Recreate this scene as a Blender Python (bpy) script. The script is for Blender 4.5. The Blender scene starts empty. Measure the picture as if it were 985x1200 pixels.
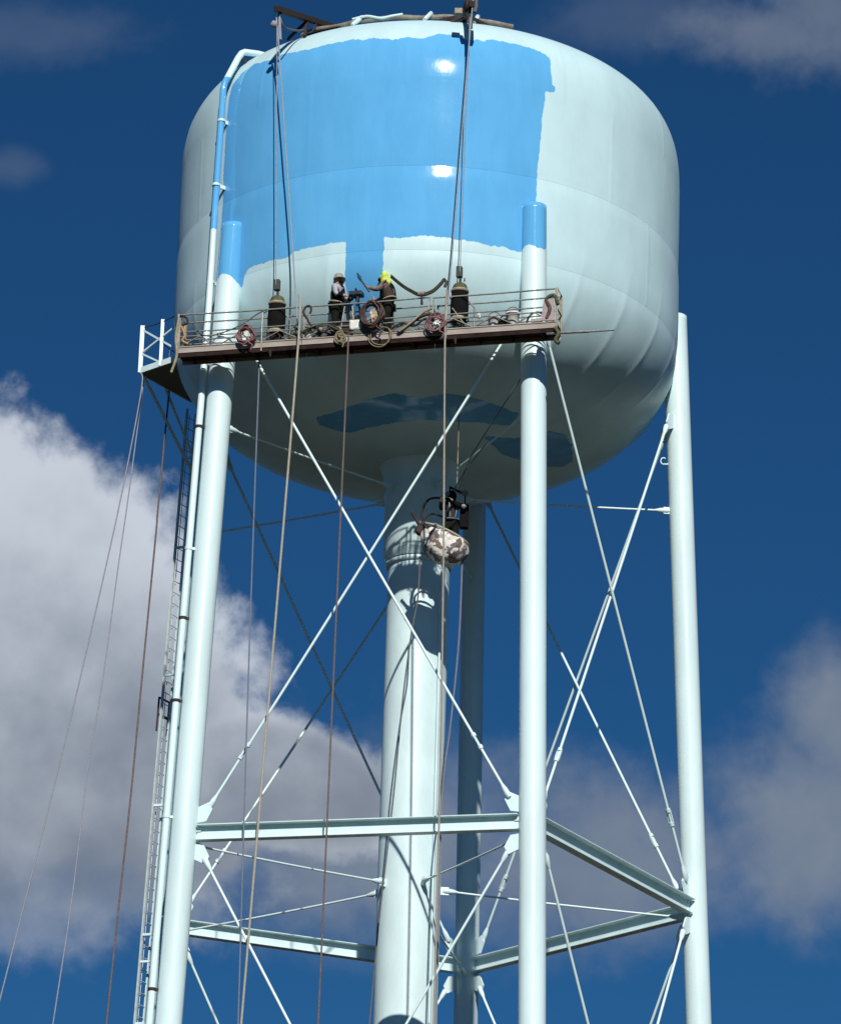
import bpy, math, random
import numpy as np
from mathutils import Vector, Matrix, noise as mnoise
PI = math.pi
R = math.radians
sin, cos = math.sin, math.cos
random.seed(7)
scene = bpy.context.scene

# ------------------------------------------------------------------ camera
CAM_D, CAM_F = 101.268, 4997.6          # distance to the tower axis, focal length in photo pixels (985 wide)
PITCH, ROLL = R(20.698), R(1.7242)
cam_data = bpy.data.cameras.new('camera')
cam = bpy.data.objects.new('camera', cam_data)
scene.collection.objects.link(cam)
fw = Vector((0, cos(PITCH), sin(PITCH)))
r0 = Vector((1, 0, 0)); u0 = r0.cross(fw)
cr = r0*cos(ROLL) + u0*sin(ROLL)
cu = -r0*sin(ROLL) + u0*cos(ROLL)
m = Matrix((cr, cu, -fw)).transposed().to_4x4()
m.translation = Vector((0, -CAM_D, 1.6))
cam.matrix_world = m
cam_data.sensor_fit = 'VERTICAL'
cam_data.sensor_height = 24.0
cam_data.lens = 24.0*CAM_F/1200.0
cam_data.clip_start = 0.5
cam_data.clip_end = 20000
scene.camera = cam
scene.render.resolution_x, scene.render.resolution_y = 840, 1024

# ------------------------------------------------------------------ light
SUN_EL, SUN_AZ = R(34.0), R(5.3)         # azimuth measured right of the direction tower -> camera
sun_dir = Vector((sin(SUN_AZ)*cos(SUN_EL), -cos(SUN_AZ)*cos(SUN_EL), sin(SUN_EL)))
sl = bpy.data.lights.new('sun', 'SUN')
sl.energy = 4.6; sl.angle = R(0.53); sl.color = (1.0, 0.965, 0.90)
sun = bpy.data.objects.new('sun', sl)
scene.collection.objects.link(sun)
sun.rotation_euler = sun_dir.to_track_quat('Z', 'Y').to_euler()
scene.view_settings.view_transform = 'Standard'
scene.view_settings.look = 'None'
scene.view_settings.exposure = 0.0
scene.view_settings.gamma = 1.0

class NT:
    """small helper for node trees"""
    def __init__(s, nt): s.nt = nt; s.n = nt.nodes; s.l = nt.links
    def new(s, t, **kw):
        n = s.n.new(t)
        for k, v in kw.items(): setattr(n, k, v)
        return n
    def put(s, sock, v):
        if isinstance(v, bpy.types.NodeSocket): s.l.new(v, sock)
        elif v is not None: sock.default_value = v
    def math(s, op, a, b=None, c=None, clamp=False):
        n = s.new('ShaderNodeMath', operation=op); n.use_clamp = clamp
        s.put(n.inputs[0], a); s.put(n.inputs[1], b); s.put(n.inputs[2], c)
        return n.outputs[0]
    def vmath(s, op, a, b=None):
        n = s.new('ShaderNodeVectorMath', operation=op)
        s.put(n.inputs[0], a); s.put(n.inputs[1], b)
        return n.outputs['Value'] if op in ('LENGTH', 'DISTANCE', 'DOT_PRODUCT') else n.outputs[0]
    def noise(s, vec, scale, detail=4, rough=.5, dist=0.0):
        n = s.new('ShaderNodeTexNoise')
        s.put(n.inputs['Vector'], vec); n.inputs['Scale'].default_value = scale
        n.inputs['Detail'].default_value = detail; n.inputs['Roughness'].default_value = rough
        n.inputs['Distortion'].default_value = dist
        return n.outputs['Fac']
    def ss(s, v, lo, hi, a=0.0, b=1.0):
        n = s.new('ShaderNodeMapRange', interpolation_type='SMOOTHSTEP')
        s.put(n.inputs[0], v); n.inputs[1].default_value = lo; n.inputs[2].default_value = hi
        n.inputs[3].default_value = a; n.inputs[4].default_value = b
        return n.outputs[0]
    def mix(s, f, a, b, mode='MIX'):
        n = s.new('ShaderNodeMix', data_type='RGBA', blend_type=mode)
        s.put(n.inputs[0], f)
        s.put(n.inputs[6], a if isinstance(a, bpy.types.NodeSocket) else (*a, 1)[:4])
        s.put(n.inputs[7], b if isinstance(b, bpy.types.NodeSocket) else (*b, 1)[:4])
        return n.outputs[2]

def px_dir(x, y):
    d = fw + cr*((x-492.5)/CAM_F) - cu*((y-600)/CAM_F)
    return d.normalized()

def build_world():
    w = bpy.data.worlds.new('World'); scene.world = w; w.use_nodes = True
    t = NT(w.node_tree); t.n.clear()
    out = t.new('ShaderNodeOutputWorld'); bg = t.new('ShaderNodeBackground')
    t.l.new(bg.outputs[0], out.inputs[0])
    bg.inputs[1].default_value = 0.05
    sky = t.new('ShaderNodeTexSky', sky_type='NISHITA')
    sky.sun_disc = False
    sky.sun_elevation = SUN_EL
    sky.sun_rotation = math.atan2(sun_dir.x, sun_dir.y)
    sky.altitude = 300; sky.air_density = 1.0; sky.dust_density = 0.3; sky.ozone_density = 3.0
    d = t.new('ShaderNodeTexCoord').outputs['Generated']
    skyc = t.mix(1.0, sky.outputs[0], SKY_TINT, 'MULTIPLY')
    # ---- clouds: banks of cumulus placed by their direction in the sky, edges broken by fractal noise
    n1 = t.noise(d, 36, 9, .58, .25)
    n2 = t.noise(d, 90, 6, .55)
    nz = t.math('ADD', t.math('MULTIPLY', t.math('SUBTRACT', n1, .5), 1.5), t.math('MULTIPLY', t.math('SUBTRACT', n2, .5), .5))
    def blob(px, py, ax, ay, rot=0.0):
        c = px_dir(px, py)
        dv = t.vmath('SUBTRACT', d, tuple(c))
        e1 = cr*cos(rot) + cu*sin(rot); e2 = -cr*sin(rot) + cu*cos(rot)
        a = t.math('DIVIDE', t.vmath('DOT_PRODUCT', dv, tuple(e1)), ax/CAM_F)
        b = t.math('DIVIDE', t.vmath('DOT_PRODUCT', dv, tuple(e2)), ay/CAM_F)
        c_ = t.math('DIVIDE', t.vmath('DOT_PRODUCT', dv, tuple(c)), .5)
        q = t.math('ADD', t.math('ADD', t.math('MULTIPLY', a, a), t.math('MULTIPLY', b, b)), t.math('MULTIPLY', c_, c_))
        return t.math('SUBTRACT', 1.0, t.math('SQRT', q))
    def union(L, lo, hi, amp):
        f = L[0]
        for g in L[1:]: f = t.math('MAXIMUM', f, g)
        return t.ss(t.math('ADD', f, t.math('MULTIPLY', nz, amp)), lo, hi), f
    n3 = t.noise(d, 230, 5, .55)
    nz = t.math('ADD', nz, t.math('MULTIPLY', t.math('SUBTRACT', n3, .5), .30))
    a1, f1 = union([blob(*b) for b in LEFT_BANK], -.02, 0.20, .42)
    a2, f2 = union([blob(*b) for b in LOW_BANK], -.12, .80, .75)
    a3, f3 = union([blob(*b) for b in HIGH_WISPS], 0.0, .9, .9)
    a5, f5 = union([blob(*b) for b in CORNER_BANK], -.1, .8, .9)
    low = t.vmath('DOT_PRODUCT', t.vmath('SUBTRACT', d, tuple(px_dir(100, 1085))), tuple(cu))
    a1 = t.math('MULTIPLY', a1, t.ss(t.math('ADD', low, t.math('MULTIPLY', t.math('SUBTRACT', n1, .5), .03)), -.020, .022))
    # clouds all round the rest of the sky, of the same kind
    away = t.ss(t.vmath('DISTANCE', d, tuple(fw)), .16, .30)
    g1 = t.noise(t.vmath('MULTIPLY', d, (1, 1, 1.8)), 5.0, 9, .56, .3)
    a4 = t.math('MULTIPLY', t.ss(g1, .60, .72), away)
    # cloud colour: sunlit heads, greyer bases
    up = t.vmath('DOT_PRODUCT', t.vmath('SUBTRACT', d, tuple(px_dir(150, 860))), tuple(cu))
    left = t.vmath('DOT_PRODUCT', t.vmath('SUBTRACT', d, tuple(px_dir(150, 860))), tuple(cr))
    edge_l = t.ss(f1, .02, .45, .55, -.1)
    lit = t.math('ADD', t.math('ADD', t.math('MULTIPLY', up, 11.0), t.math('MULTIPLY', left, -3.0)), t.math('MULTIPLY', t.math('SUBTRACT', t.noise(d, 48, 6, .5), .5), 1.5))
    lit = t.math('ADD', lit, edge_l)
    lit = t.ss(lit, -.75, .95)
    bright = t.mix(lit, CLOUD_DARK, CLOUD_LIGHT)
    grey = t.mix(t.noise(d, 70, 5, .5), CLOUD_GREY_A, CLOUD_GREY_B)
    col = skyc
    col = t.mix(t.math('MULTIPLY', a4, .8), col, grey)
    col = t.mix(t.math('MULTIPLY', a3, .20), col, grey)
    col = t.mix(t.math('MULTIPLY', a5, .55), col, grey)
    col = t.mix(t.math('MULTIPLY', a2, .82), col, grey)
    col = t.mix(t.math('MULTIPLY', a1, .97), col, bright)
    t.l.new(col, bg.inputs[0])
    return w
SKY_TINT = (.17, .54, .86)
CLOUD_LIGHT = (11.6, 12.6, 14.2)
CLOUD_DARK = (4.1, 4.8, 6.0)
CLOUD_GREY_A = (3.0, 3.9, 5.2)
CLOUD_GREY_B = (5.2, 5.9, 7.2)
LEFT_BANK = [(5, 765, 440, 262, -R(48)), (150, 950, 190, 150, 0), (-60, 930, 300, 210, 0), (320, 915, 190, 90, -R(12))]
LOW_BANK = [(420, 985, 330, 150), (690, 1015, 260, 120), (960, 970, 170, 150), (985, 850, 90, 120), (250, 960, 220, 150)]
CORNER_BANK = [(990, 10, 150, 110), (900, 40, 130, 50)]
HIGH_WISPS = [(760, 20, 190, 60), (40, 40, 170, 50), (10, 195, 60, 30)]
build_world()

# ------------------------------------------------------------------ materials
MATS = {}
def mat(name, col, rough=.5, metal=0.0, var=.12, vscale=3.0, bump=.0, bscale=40, coat=0.0, col2=None, spec=.5, stretch=(1, 1, 1)):
    if name in MATS: return MATS[name]
    mt = bpy.data.materials.new(name); mt.use_nodes = True
    t = NT(mt.node_tree); b = t.n['Principled BSDF']
    tc = t.new('ShaderNodeTexCoord').outputs['Object']
    v = t.vmath('MULTIPLY', tc, stretch)
    n = t.noise(v, vscale, 6, .6)
    c2 = col2 if col2 else tuple(max(0, c*(1-var*2)) for c in col)
    t.l.new(t.mix(t.ss(n, .3, .7), col, c2), b.inputs['Base Color'])
    b.inputs['Roughness'].default_value = rough; b.inputs['Metallic'].default_value = metal
    b.inputs['Coat Weight'].default_value = coat
    b.inputs['Specular IOR Level'].default_value = spec
    if bump:
        bn = t.new('ShaderNodeBump'); bn.inputs['Strength'].default_value = bump; bn.inputs['Distance'].default_value = .02
        t.l.new(t.noise(v, bscale, 4, .6), bn.inputs['Height']); t.l.new(bn.outputs[0], b.inputs['Normal'])
    MATS[name] = mt
    return mt

def tank_paint(name, white, rough_w, use_brown=False):
    """pale aqua white coat with the fresh blue coat where attribute 'coat' is positive"""
    mt = bpy.data.materials.new(name); mt.use_nodes = True
    t = NT(mt.node_tree); b = t.n['Principled BSDF']
    tc = t.new('ShaderNodeTexCoord').outputs['Object']
    at = t.new('ShaderNodeAttribute'); at.attribute_name = 'coat'
    s1 = t.noise(t.vmath('MULTIPLY', tc, (3.0, 3.0, 1.2)), 1.6, 5, .6)
    s2 = t.noise(tc, 9, 3, .6)
    edge = t.math('ADD', at.outputs['Fac'], t.math('ADD', t.math('MULTIPLY', t.math('SUBTRACT', s1, .5), .16), t.math('MULTIPLY', t.math('SUBTRACT', s2, .5), .06)))
    f = t.ss(edge, -.012, .012)
    sep = t.new('ShaderNodeSeparateXYZ'); t.l.new(tc, sep.inputs[0])
    thin = t.ss(t.noise(t.vmath('MULTIPLY', tc, (1.5, 4, 4)), 1.3, 6, .65), .34, .62, .90, 1.0)   # thin, brushed-out cover on the bowl
    f = t.math('MULTIPLY', f, t.math('MAXIMUM', thin, t.ss(sep.outputs[2], 42.6, 43.4)))
    # chalky weathered white: faint mottling and vertical runs
    mot = t.noise(t.vmath('MULTIPLY', tc, (1, 1, .35)), .9, 7, .62)
    runs = t.noise(t.vmath('MULTIPLY', tc, (1, 1, .06)), 5.5, 5, .7)
    w2 = tuple(c*.90 for c in white)
    wcol = t.mix(t.ss(mot, .35, .68), white, w2)
    wcol = t.mix(t.ss(runs, .52, .80, 0, .35), wcol, tuple(c*.84 for c in white))
    bm = t.noise(t.vmath('MULTIPLY', tc, (1.3, 1.3, .5)), 1.4, 5, .6)
    bcol = t.mix(t.ss(bm, .3, .7), BLUE_A, BLUE_B)
    laps = t.noise(t.vmath('MULTIPLY', tc, (2.6, 2.6, .22)), 1.5, 3, .5)                          # roller laps
    bcol = t.mix(t.ss(laps, .50, .58, 0, .14), bcol, tuple(c*.90 for c in BLUE_A))
    bcol = t.mix(t.ss(laps, .60, .72, 0, .16), bcol, (.15, .46, .77))
    t.l.new(t.mix(f, wcol, bcol), b.inputs['Base Color'])
    rr = t.math('ADD', t.math('MULTIPLY', f, .085-rough_w), rough_w)
    rr2 = t.math('ADD', rr, t.math('MULTIPLY', t.math('SUBTRACT', mot, .5), .12))
    t.l.new(rr2, b.inputs['Roughness'])
    bn = t.new('ShaderNodeBump'); bn.inputs['Strength'].default_value = .5; bn.inputs['Distance'].default_value = .012
    h = t.math('ADD', t.math('MULTIPLY', t.noise(tc, 1.6, 3, .5), .9), t.math('MULTIPLY', t.noise(tc, 12, 3, .5), .07))
    h = t.math('ADD', h, t.math('MULTIPLY', f, .25))
    t.l.new(h, bn.inputs['Height']); t.l.new(bn.outputs[0], b.inputs['Normal'])
    return mt
BLUE_A = (.105, .385, .70)
BLUE_B = (.12, .42, .75)
WHITE_TANK = (.55, .755, .795)
WHITE_LEG = (.665, .83, .845)
M_tank = tank_paint('tank_paint', WHITE_TANK, .42)
M_legp = tank_paint('leg_paint', WHITE_LEG, .27)
M_white = mat('white_steel', WHITE_LEG, .35, var=.05, vscale=2, bump=.15, bscale=12, stretch=(1, 1, .4))
M_rod = mat('rod_paint', (.66, .82, .82), .4, var=.02, vscale=2)
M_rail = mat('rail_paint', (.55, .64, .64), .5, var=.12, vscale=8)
M_alu = mat('aluminium', (.36, .36, .33), .45, metal=.5, var=.2, vscale=9, bump=.2, bscale=30)
M_deck = mat('stage_side', (.36, .33, .285), .6, var=.25, vscale=1.6, bump=.3, bscale=18, col2=(.29, .23, .205), stretch=(1, 1, 3))
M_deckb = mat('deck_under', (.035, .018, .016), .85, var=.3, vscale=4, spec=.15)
M_black = mat('black_cloth', (.009, .009, .010), .9, var=.25, vscale=12, bump=.4, bscale=30, spec=.12)
M_tan = mat('tan_strap', (.36, .31, .21), .7, var=.2, vscale=14)
M_olive = mat('olive_cloth', (.10, .10, .045), .8, var=.3, vscale=12, bump=.4, bscale=25)
M_cable = mat('steel_cable', (.30, .33, .37), .5, metal=.1, var=.2, vscale=20)
M_cream = mat('cream_rope', (.42, .39, .31), .8, var=.15, vscale=30)
M_brown = mat('brown_rope', (.17, .125, .12), .85, var=.2, vscale=20)
M_grey = mat('grey_rope', (.12, .13, .14), .8, var=.15, vscale=20)
M_pink = mat('pink_hose', (.25, .11, .12), .6, var=.3, vscale=10)
M_rust = mat('rust_hose', (.085, .038, .028), .6, var=.3, vscale=10)
M_mesh = mat('beige_lining', (.62, .50, .36), .7, var=.2, vscale=12)
M_dark = mat('dark_steel', (.030, .025, .025), .7, var=.3, vscale=8, col2=(.042, .026, .024), spec=.25)
M_tarp = mat('green_tarp', (.055, .09, .085), .8, var=.3, vscale=5, bump=.5, bscale=9)
M_roof = mat('roof_primer', (.30, .27, .21), .8, var=.2, vscale=4, col2=(.15, .12, .09))
M_skin = mat('skin', (.34, .19, .13), .55, var=.1, vscale=20)
M_neon = mat('neon_yellow', (.58, .70, .09), .7, var=.08, vscale=9, bump=.3, bscale=20)
M_shirt = mat('lilac_white_shirt', (.42, .40, .48), .8, var=.1, vscale=9, bump=.3, bscale=20)
M_taupe = mat('taupe_shirt', (.23, .17, .14), .8, var=.25, vscale=7, bump=.3, bscale=20)
M_trous = mat('dark_trousers', (.014, .016, .012), .9, var=.3, vscale=9, bump=.4, bscale=20, spec=.12)
M_vest = mat('olive_vest', (.016, .020, .009), .9, var=.3, vscale=10, spec=.12)
M_navy = mat('navy_plastic', (.012, .02, .04), .45, var=.2, vscale=10)
M_hel = mat('sand_helmet', (.35, .32, .26), .5, var=.2, vscale=10)
M_bucket = mat('white_plastic', (.75, .74, .68), .45, var=.08, vscale=8)
def patched():
    mt = bpy.data.materials.new('patched_cloth'); mt.use_nodes = True
    t = NT(mt.node_tree); b = t.n['Principled BSDF']
    tc = t.new('ShaderNodeTexCoord').outputs['Object']
    wv = t.new('ShaderNodeVectorMath', operation='ADD'); t.l.new(tc, wv.inputs[0])
    nn = t.new('ShaderNodeTexNoise'); nn.inputs['Scale'].default_value = 3.5; t.l.new(tc, nn.inputs['Vector'])
    sc = t.vmath('MULTIPLY', nn.outputs['Color'], (.35, .35, .35)); t.l.new(sc, wv.inputs[1])
    vo = t.new('ShaderNodeTexVoronoi'); vo.inputs['Scale'].default_value = 8.5; t.l.new(wv.outputs[0], vo.inputs['Vector'])
    cr_ = t.new('ShaderNodeValToRGB'); e = cr_.color_ramp; e.interpolation = 'CONSTANT'
    e.elements[0].position = 0; e.elements[0].color = (.16, .12, .11, 1)
    e.elements[1].position = .20; e.elements[1].color = (.66, .62, .52, 1)
    for p_, c_ in ((.40, (.22, .18, .19)), (.56, (.40, .35, .34)), (.66, (.84, .82, .78)), (.88, (.12, .09, .085))):
        q = e.elements.new(p_); q.color = (*c_, 1)
    sp = t.new('ShaderNodeSeparateColor'); t.l.new(vo.outputs['Color'], sp.inputs[0]); t.l.new(sp.outputs[0], cr_.inputs[0])
    t.l.new(t.mix(t.noise(tc, 14, 5, .6), cr_.outputs[0], (.30, .24, .19), 'MIX') if False else cr_.outputs[0], b.inputs['Base Color'])
    b.inputs['Roughness'].default_value = .8
    bn = t.new('ShaderNodeBump'); bn.inputs['Strength'].default_value = .8; bn.inputs['Distance'].default_value = .05
    t.l.new(t.noise(tc, 8, 5, .6), bn.inputs['Height']); t.l.new(bn.outputs[0], b.inputs['Normal'])
    return mt
M_bag = patched()

# ------------------------------------------------------------------ geometry helpers
def link(name, me, parent=None, smooth=False, kind=None):
    o = bpy.data.objects.new(name, me); scene.collection.objects.link(o)
    if parent is not None: o.parent = parent
    return o
def empty(name, loc=(0, 0, 0), rz=0.0, label=None, cat=None, group=None, parent=None):
    o = bpy.data.objects.new(name, None); scene.collection.objects.link(o)
    o.empty_display_size = .3
    o.location = loc; o.rotation_euler = (0, 0, rz)
    if label: o['label'] = label
    if cat: o['category'] = cat
    if group: o['group'] = group
    if parent: o.parent = parent
    return o
def tag(o, label, cat, group=None):
    o['label'] = label; o['category'] = cat
    if group: o['group'] = group
    return o
def V(*a): return Vector(a)
def frame(d):
    d = d.normalized(); a = Vector((0, 0, 1)) if abs(d.z) < .9 else Vector((1, 0, 0))
    x = d.cross(a).normalized(); y = d.cross(x).normalized()
    return x, y
class MB:
    def __init__(s): s.v = []; s.f = []; s.sm = []
    def add(s, vs, fs, smooth=False):
        o = len(s.v); s.v += [tuple(v) for v in vs]
        for f in fs: s.f.append(tuple(i+o for i in f)); s.sm.append(smooth)
        return s
    def obox(s, c, ex, ey, ez, bev=0.0):
        """box from centre and three half-extent vectors"""
        c = Vector(c); vs = []
        for k in (-1, 1):
            for j in (-1, 1):
                for i in (-1, 1): vs.append(c+ex*i+ey*j+ez*k)
        return s.add(vs, [(0, 2, 3, 1), (4, 5, 7, 6), (0, 1, 5, 4), (2, 6, 7, 3), (0, 4, 6, 2), (1, 3, 7, 5)])
    def box(s, x0, x1, y0, y1, z0, z1):
        return s.obox(((x0+x1)/2, (y0+y1)/2, (z0+z1)/2), V((x1-x0)/2, 0, 0), V(0, (y1-y0)/2, 0), V(0, 0, (z1-z0)/2))
    def bar(s, a, b, w, h, up=None):
        a = Vector(a); b = Vector(b); d = b-a
        if up is None: x, y = frame(d)
        else:
            y = Vector(up); x = d.cross(y).normalized(); y = x.cross(d).normalized()
        return s.obox((a+b)/2, d/2, x*w/2, y*h/2)
    def tube(s, pts, r, n=8, caps=True, closed=False):
        pts = [Vector(p) for p in pts]; m_ = len(pts)
        rr = r if isinstance(r, (list, tuple)) else [r]*m_
        rings = []; px = None
        for i, p in enumerate(pts):
            if closed: d = pts[(i+1) % m_]-pts[i-1]
            else: d = pts[min(i+1, m_-1)]-pts[max(i-1, 0)]
            d.normalize()
            if px is None: px, _ = frame(d)
            px = (px-d*px.dot(d)).normalized(); py = d.cross(px)
            rings.append([p+px*rr[i]*cos(2*PI*k/n)+py*rr[i]*sin(2*PI*k/n) for k in range(n)])
        vs = [v for q in rings for v in q]; fs = []
        for i in range(m_ if closed else m_-1):
            j = (i+1) % m_
            for k in range(n):
                k2 = (k+1) % n
                fs.append((i*n+k, i*n+k2, j*n+k2, j*n+k))
        s.add(vs, fs, True)
        if caps and not closed:
            s.add(rings[0], [tuple(range(n))[::-1]]); s.add(rings[-1], [tuple(range(n))])
        return s
    def lathe(s, prof, n=24, c=(0, 0, 0), axis=None, caps=True):
        c = Vector(c); ax = Vector(axis).normalized() if axis else V(0, 0, 1)
        x, y = frame(ax)
        vs = []; fs = []
        for r_, z in prof:
            for k in range(n): vs.append(c+ax*z+(x*cos(2*PI*k/n)+y*sin(2*PI*k/n))*r_)
        for i in range(len(prof)-1):
            for k in range(n):
                k2 = (k+1) % n
                fs.append((i*n+k, i*n+k2, (i+1)*n+k2, (i+1)*n+k))
        s.add(vs, fs, True)
        if caps:
            s.add(vs[:n], [tuple(range(n))[::-1]]); s.add(vs[-n:], [tuple(range(n))])
        return s
    def plate(s, pts, nrm, th):
        """flat polygon given thickness"""
        nrm = Vector(nrm).normalized(); P = [Vector(p) for p in pts]; n = len(P)
        vs = [p+nrm*th/2 for p in P]+[p-nrm*th/2 for p in P]
        fs = [tuple(range(n)), tuple(range(2*n-1, n-1, -1))]+[(i, i+n, (i+1) % n+n, (i+1) % n) for i in range(n)]
        return s.add(vs, fs)
    def build(s, name, m_, parent=None, bevel=0.0):
        me = bpy.data.meshes.new(name)
        me.from_pydata(s.v, [], s.f)
        me.polygons.foreach_set('use_smooth', s.sm)
        import bmesh
        bm = bmesh.new(); bm.from_mesh(me); bmesh.ops.recalc_face_normals(bm, faces=bm.faces); bm.to_mesh(me); bm.free()
        me.materials.append(m_); me.update()
        o = link(name, me, parent)
        if bevel:
            b = o.modifiers.new('bevel', 'BEVEL'); b.width = bevel; b.segments = 2; b.limit_method = 'ANGLE'
        return o
def catmull(P, sub=6):
    P = [Vector(p) for p in P]; out = []
    for i in range(len(P)-1):
        a = P[max(i-1, 0)]; b = P[i]; c = P[i+1]; d = P[min(i+2, len(P)-1)]
        for k in range(sub):
            t = k/sub
            out.append(.5*((2*b)+(c-a)*t+(2*a-5*b+4*c-d)*t*t+(3*b-a-3*c+d)*t**3))
    out.append(P[-1]); return out

# ------------------------------------------------------------------ ground
def ground():
    n = 48; vs = [(0, 0, 0)]; fs = []
    rad = [20, 60, 150, 400, 1000, 2500, 6000, 12000]
    for r_ in rad:
        for k in range(n):
            z = 0 if r_ < 200 else 0
            vs.append((r_*cos(2*PI*k/n), r_*sin(2*PI*k/n), z))
    for k in range(n): fs.append((0, 1+k, 1+(k+1) % n))
    for i in range(len(rad)-1):
        for k in range(n):
            fs.append((1+i*n+k, 1+(i+1)*n+k, 1+(i+1)*n+(k+1) % n, 1+i*n+(k+1) % n))
    me = bpy.data.meshes.new('ground'); me.from_pydata(vs, [], fs); me.update()
    me.materials.append(mat('grass_ground', (.030, .020, .006), .95, vscale=.05, col2=(.038, .026, .009), spec=.1))
    o = link('ground', me); o['kind'] = 'structure'
ground()

# ------------------------------------------------------------------ the water tower
ZT, ZS = 45.715, 29.82
RT = 6.5
Z_UP, Z_LO = ZT+2.708, ZT-.886
LEG_AZ = {k: R(23.285+72*k) for k in range(5)}      # 0 front right, 1 right, 2 rear, 3 rear left, 4 front left
LEG_R = .315
def pol(az, r_, z): return V(r_*sin(az), -r_*cos(az), z)
def leg_pt(k, z): return pol(LEG_AZ[k], 6.4735+.03874*(ZT-z), z)
SEAMS = [44.25, 46.5, 48.78]
def prof(z):
    if z >= Z_UP:
        q = min(1, (z-Z_UP)/3.22); return RT*max(0, 1-q**3.49)**(1/3.49)
    if z <= Z_LO:
        q = min(1, (Z_LO-z)/3.846); return RT*max(0, 1-q**2.4015)**(1/2.4015)
    return RT
tower = empty('water_tower', (0, 0, 0), 0, 'five-legged pale aqua steel water tower, its tank half painted in fresh blue', 'water tower')

BLUE = [(-21.6,50.13),(-17.9,50.16),(-16.4,50.05),(-15.0,50.14),(-9.2,50.01),(-6.3,50.09),(-2.2,50.04),(0.8,50.24),(3.7,50.20),(7.8,50.05),(9.5,50.12),(11.1,50.05),(12.7,50.21),(17.0,50.17),(20.7,50.15),(24.6,50.09),(27.0,49.93),(26.9,49.65),(27.2,49.16),(27.9,49.05),(27.5,48.96),(25.2,48.90),(24.5,47.84),(23.8,46.40),(23.6,45.76),(22.8,44.53),(20.8,44.45),(18.4,44.43),(16.5,44.50),(13.6,44.46),(9.8,44.53),(4.3,44.57),(-0.4,44.61),(-5.9,44.54),(-9.6,44.57),(-10.0,42.75),(-18.9,42.75),(-17.9,44.55),(-22.8,44.53),(-30.4,44.48),(-33.0,44.36),(-37.3,44.40),(-43.4,44.40),(-44.5,44.24),(-45.2,43.95),(-47.6,44.07),(-52.9,44.30),(-53.2,45.06),(-53.1,45.94),(-53.2,47.41),(-53.0,49.07),(-52.6,49.80),(-50.0,50.08),(-46.4,50.20),(-39.9,50.10),(-37.0,50.18),(-29.5,50.06),(-22.9,50.15)]
PATCH1 = [(-2.70,-2.35),(-1.99,-3.00),(-1.52,-3.43),(-0.75,-3.88),(-0.06,-3.76),(0.56,-3.95),(1.32,-3.71),(1.96,-3.25),(2.40,-2.90),(2.15,-2.45),(1.35,-2.74),(0.59,-2.85),(-0.04,-2.89),(-0.74,-2.69),(-1.37,-2.34),(-1.83,-1.96),(-2.30,-1.98),(-2.61,-2.08)]
PATCH2 = [(1.45,-2.17),(2.00,-1.91),(2.47,-1.79),(3.17,-1.88),(3.58,-1.53),(3.77,-0.85),(3.86,0.25),(3.59,0.57),(3.01,0.03),(2.51,-0.48),(2.03,-0.99),(1.70,-1.66)]
def poly_sdf(P, poly):
    """signed distance, positive inside"""
    P = np.asarray(P, float); q = np.asarray(poly, float); n = len(q)
    best = np.full(len(P), 1e9); inside = np.zeros(len(P), bool)
    for i in range(n):
        a = q[i]; b = q[(i+1) % n]; e = b-a; w = P-a
        t = np.clip((w@e)/(e@e+1e-12), 0, 1)
        dd = w-t[:, None]*e; best = np.minimum(best, (dd**2).sum(1))
        c = ((a[1] > P[:, 1]) != (b[1] > P[:, 1])) & (P[:, 0] < (b[0]-a[0])*(P[:, 1]-a[1])/(b[1]-a[1]+1e-12)+a[0])
        inside ^= c
    d = np.sqrt(best); return np.where(inside, d, -d)

NA = 720
def shell_r(az, z):
    """radius with plate effects: lap seams between the courses, flattened petals in the bowl"""
    r_ = prof(z)
    a = az
    for i, zs in enumerate(SEAMS):
        dz = zs-z
        if i < 2 and 0 <= dz < 2.2:      # the lower course starts a little inside and swells out below the seam
            r_ -= (.010+.084*(.22-dz) if dz < .22 else .010*math.exp(-(dz-.22)/.12))*(.97+.04*sin(a*3+i))
        elif i < 2 and -2.4 < dz < 0: r_ -= .0285*math.exp(dz/.95)*(.97+.04*sin(a*3+i))
        elif i == 2 and 0 <= dz < 1: r_ += .005*math.exp(-dz/.15)
        elif -1.0 < dz < 0 and i == 2: r_ -= .004*math.exp(dz/.2)
    if z > SEAMS[0]:
        ci = 0 if z < SEAMS[1] else (1 if z < SEAMS[2] else 2)
        q = (math.degrees(a)-58+720+ci*14.0) % 36.0
        if q < .3 or q > 35.7: r_ += .007 if z < 50.4 else 0
    # petals of the bowl: 25 plates, each a little flatter than the arc
    w = max(0.0, min(1.0, (45.1-z)/1.6))*max(0, min(1, (z-41.2)/.8))
    if w > 0:
        p = (math.degrees(a)-37+360*2+(45-z)*1.6) % 14.4
        t = p/14.4
        r_ += w*(.022*(abs(2*t-1)**7)-.006)
    return r_
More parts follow.
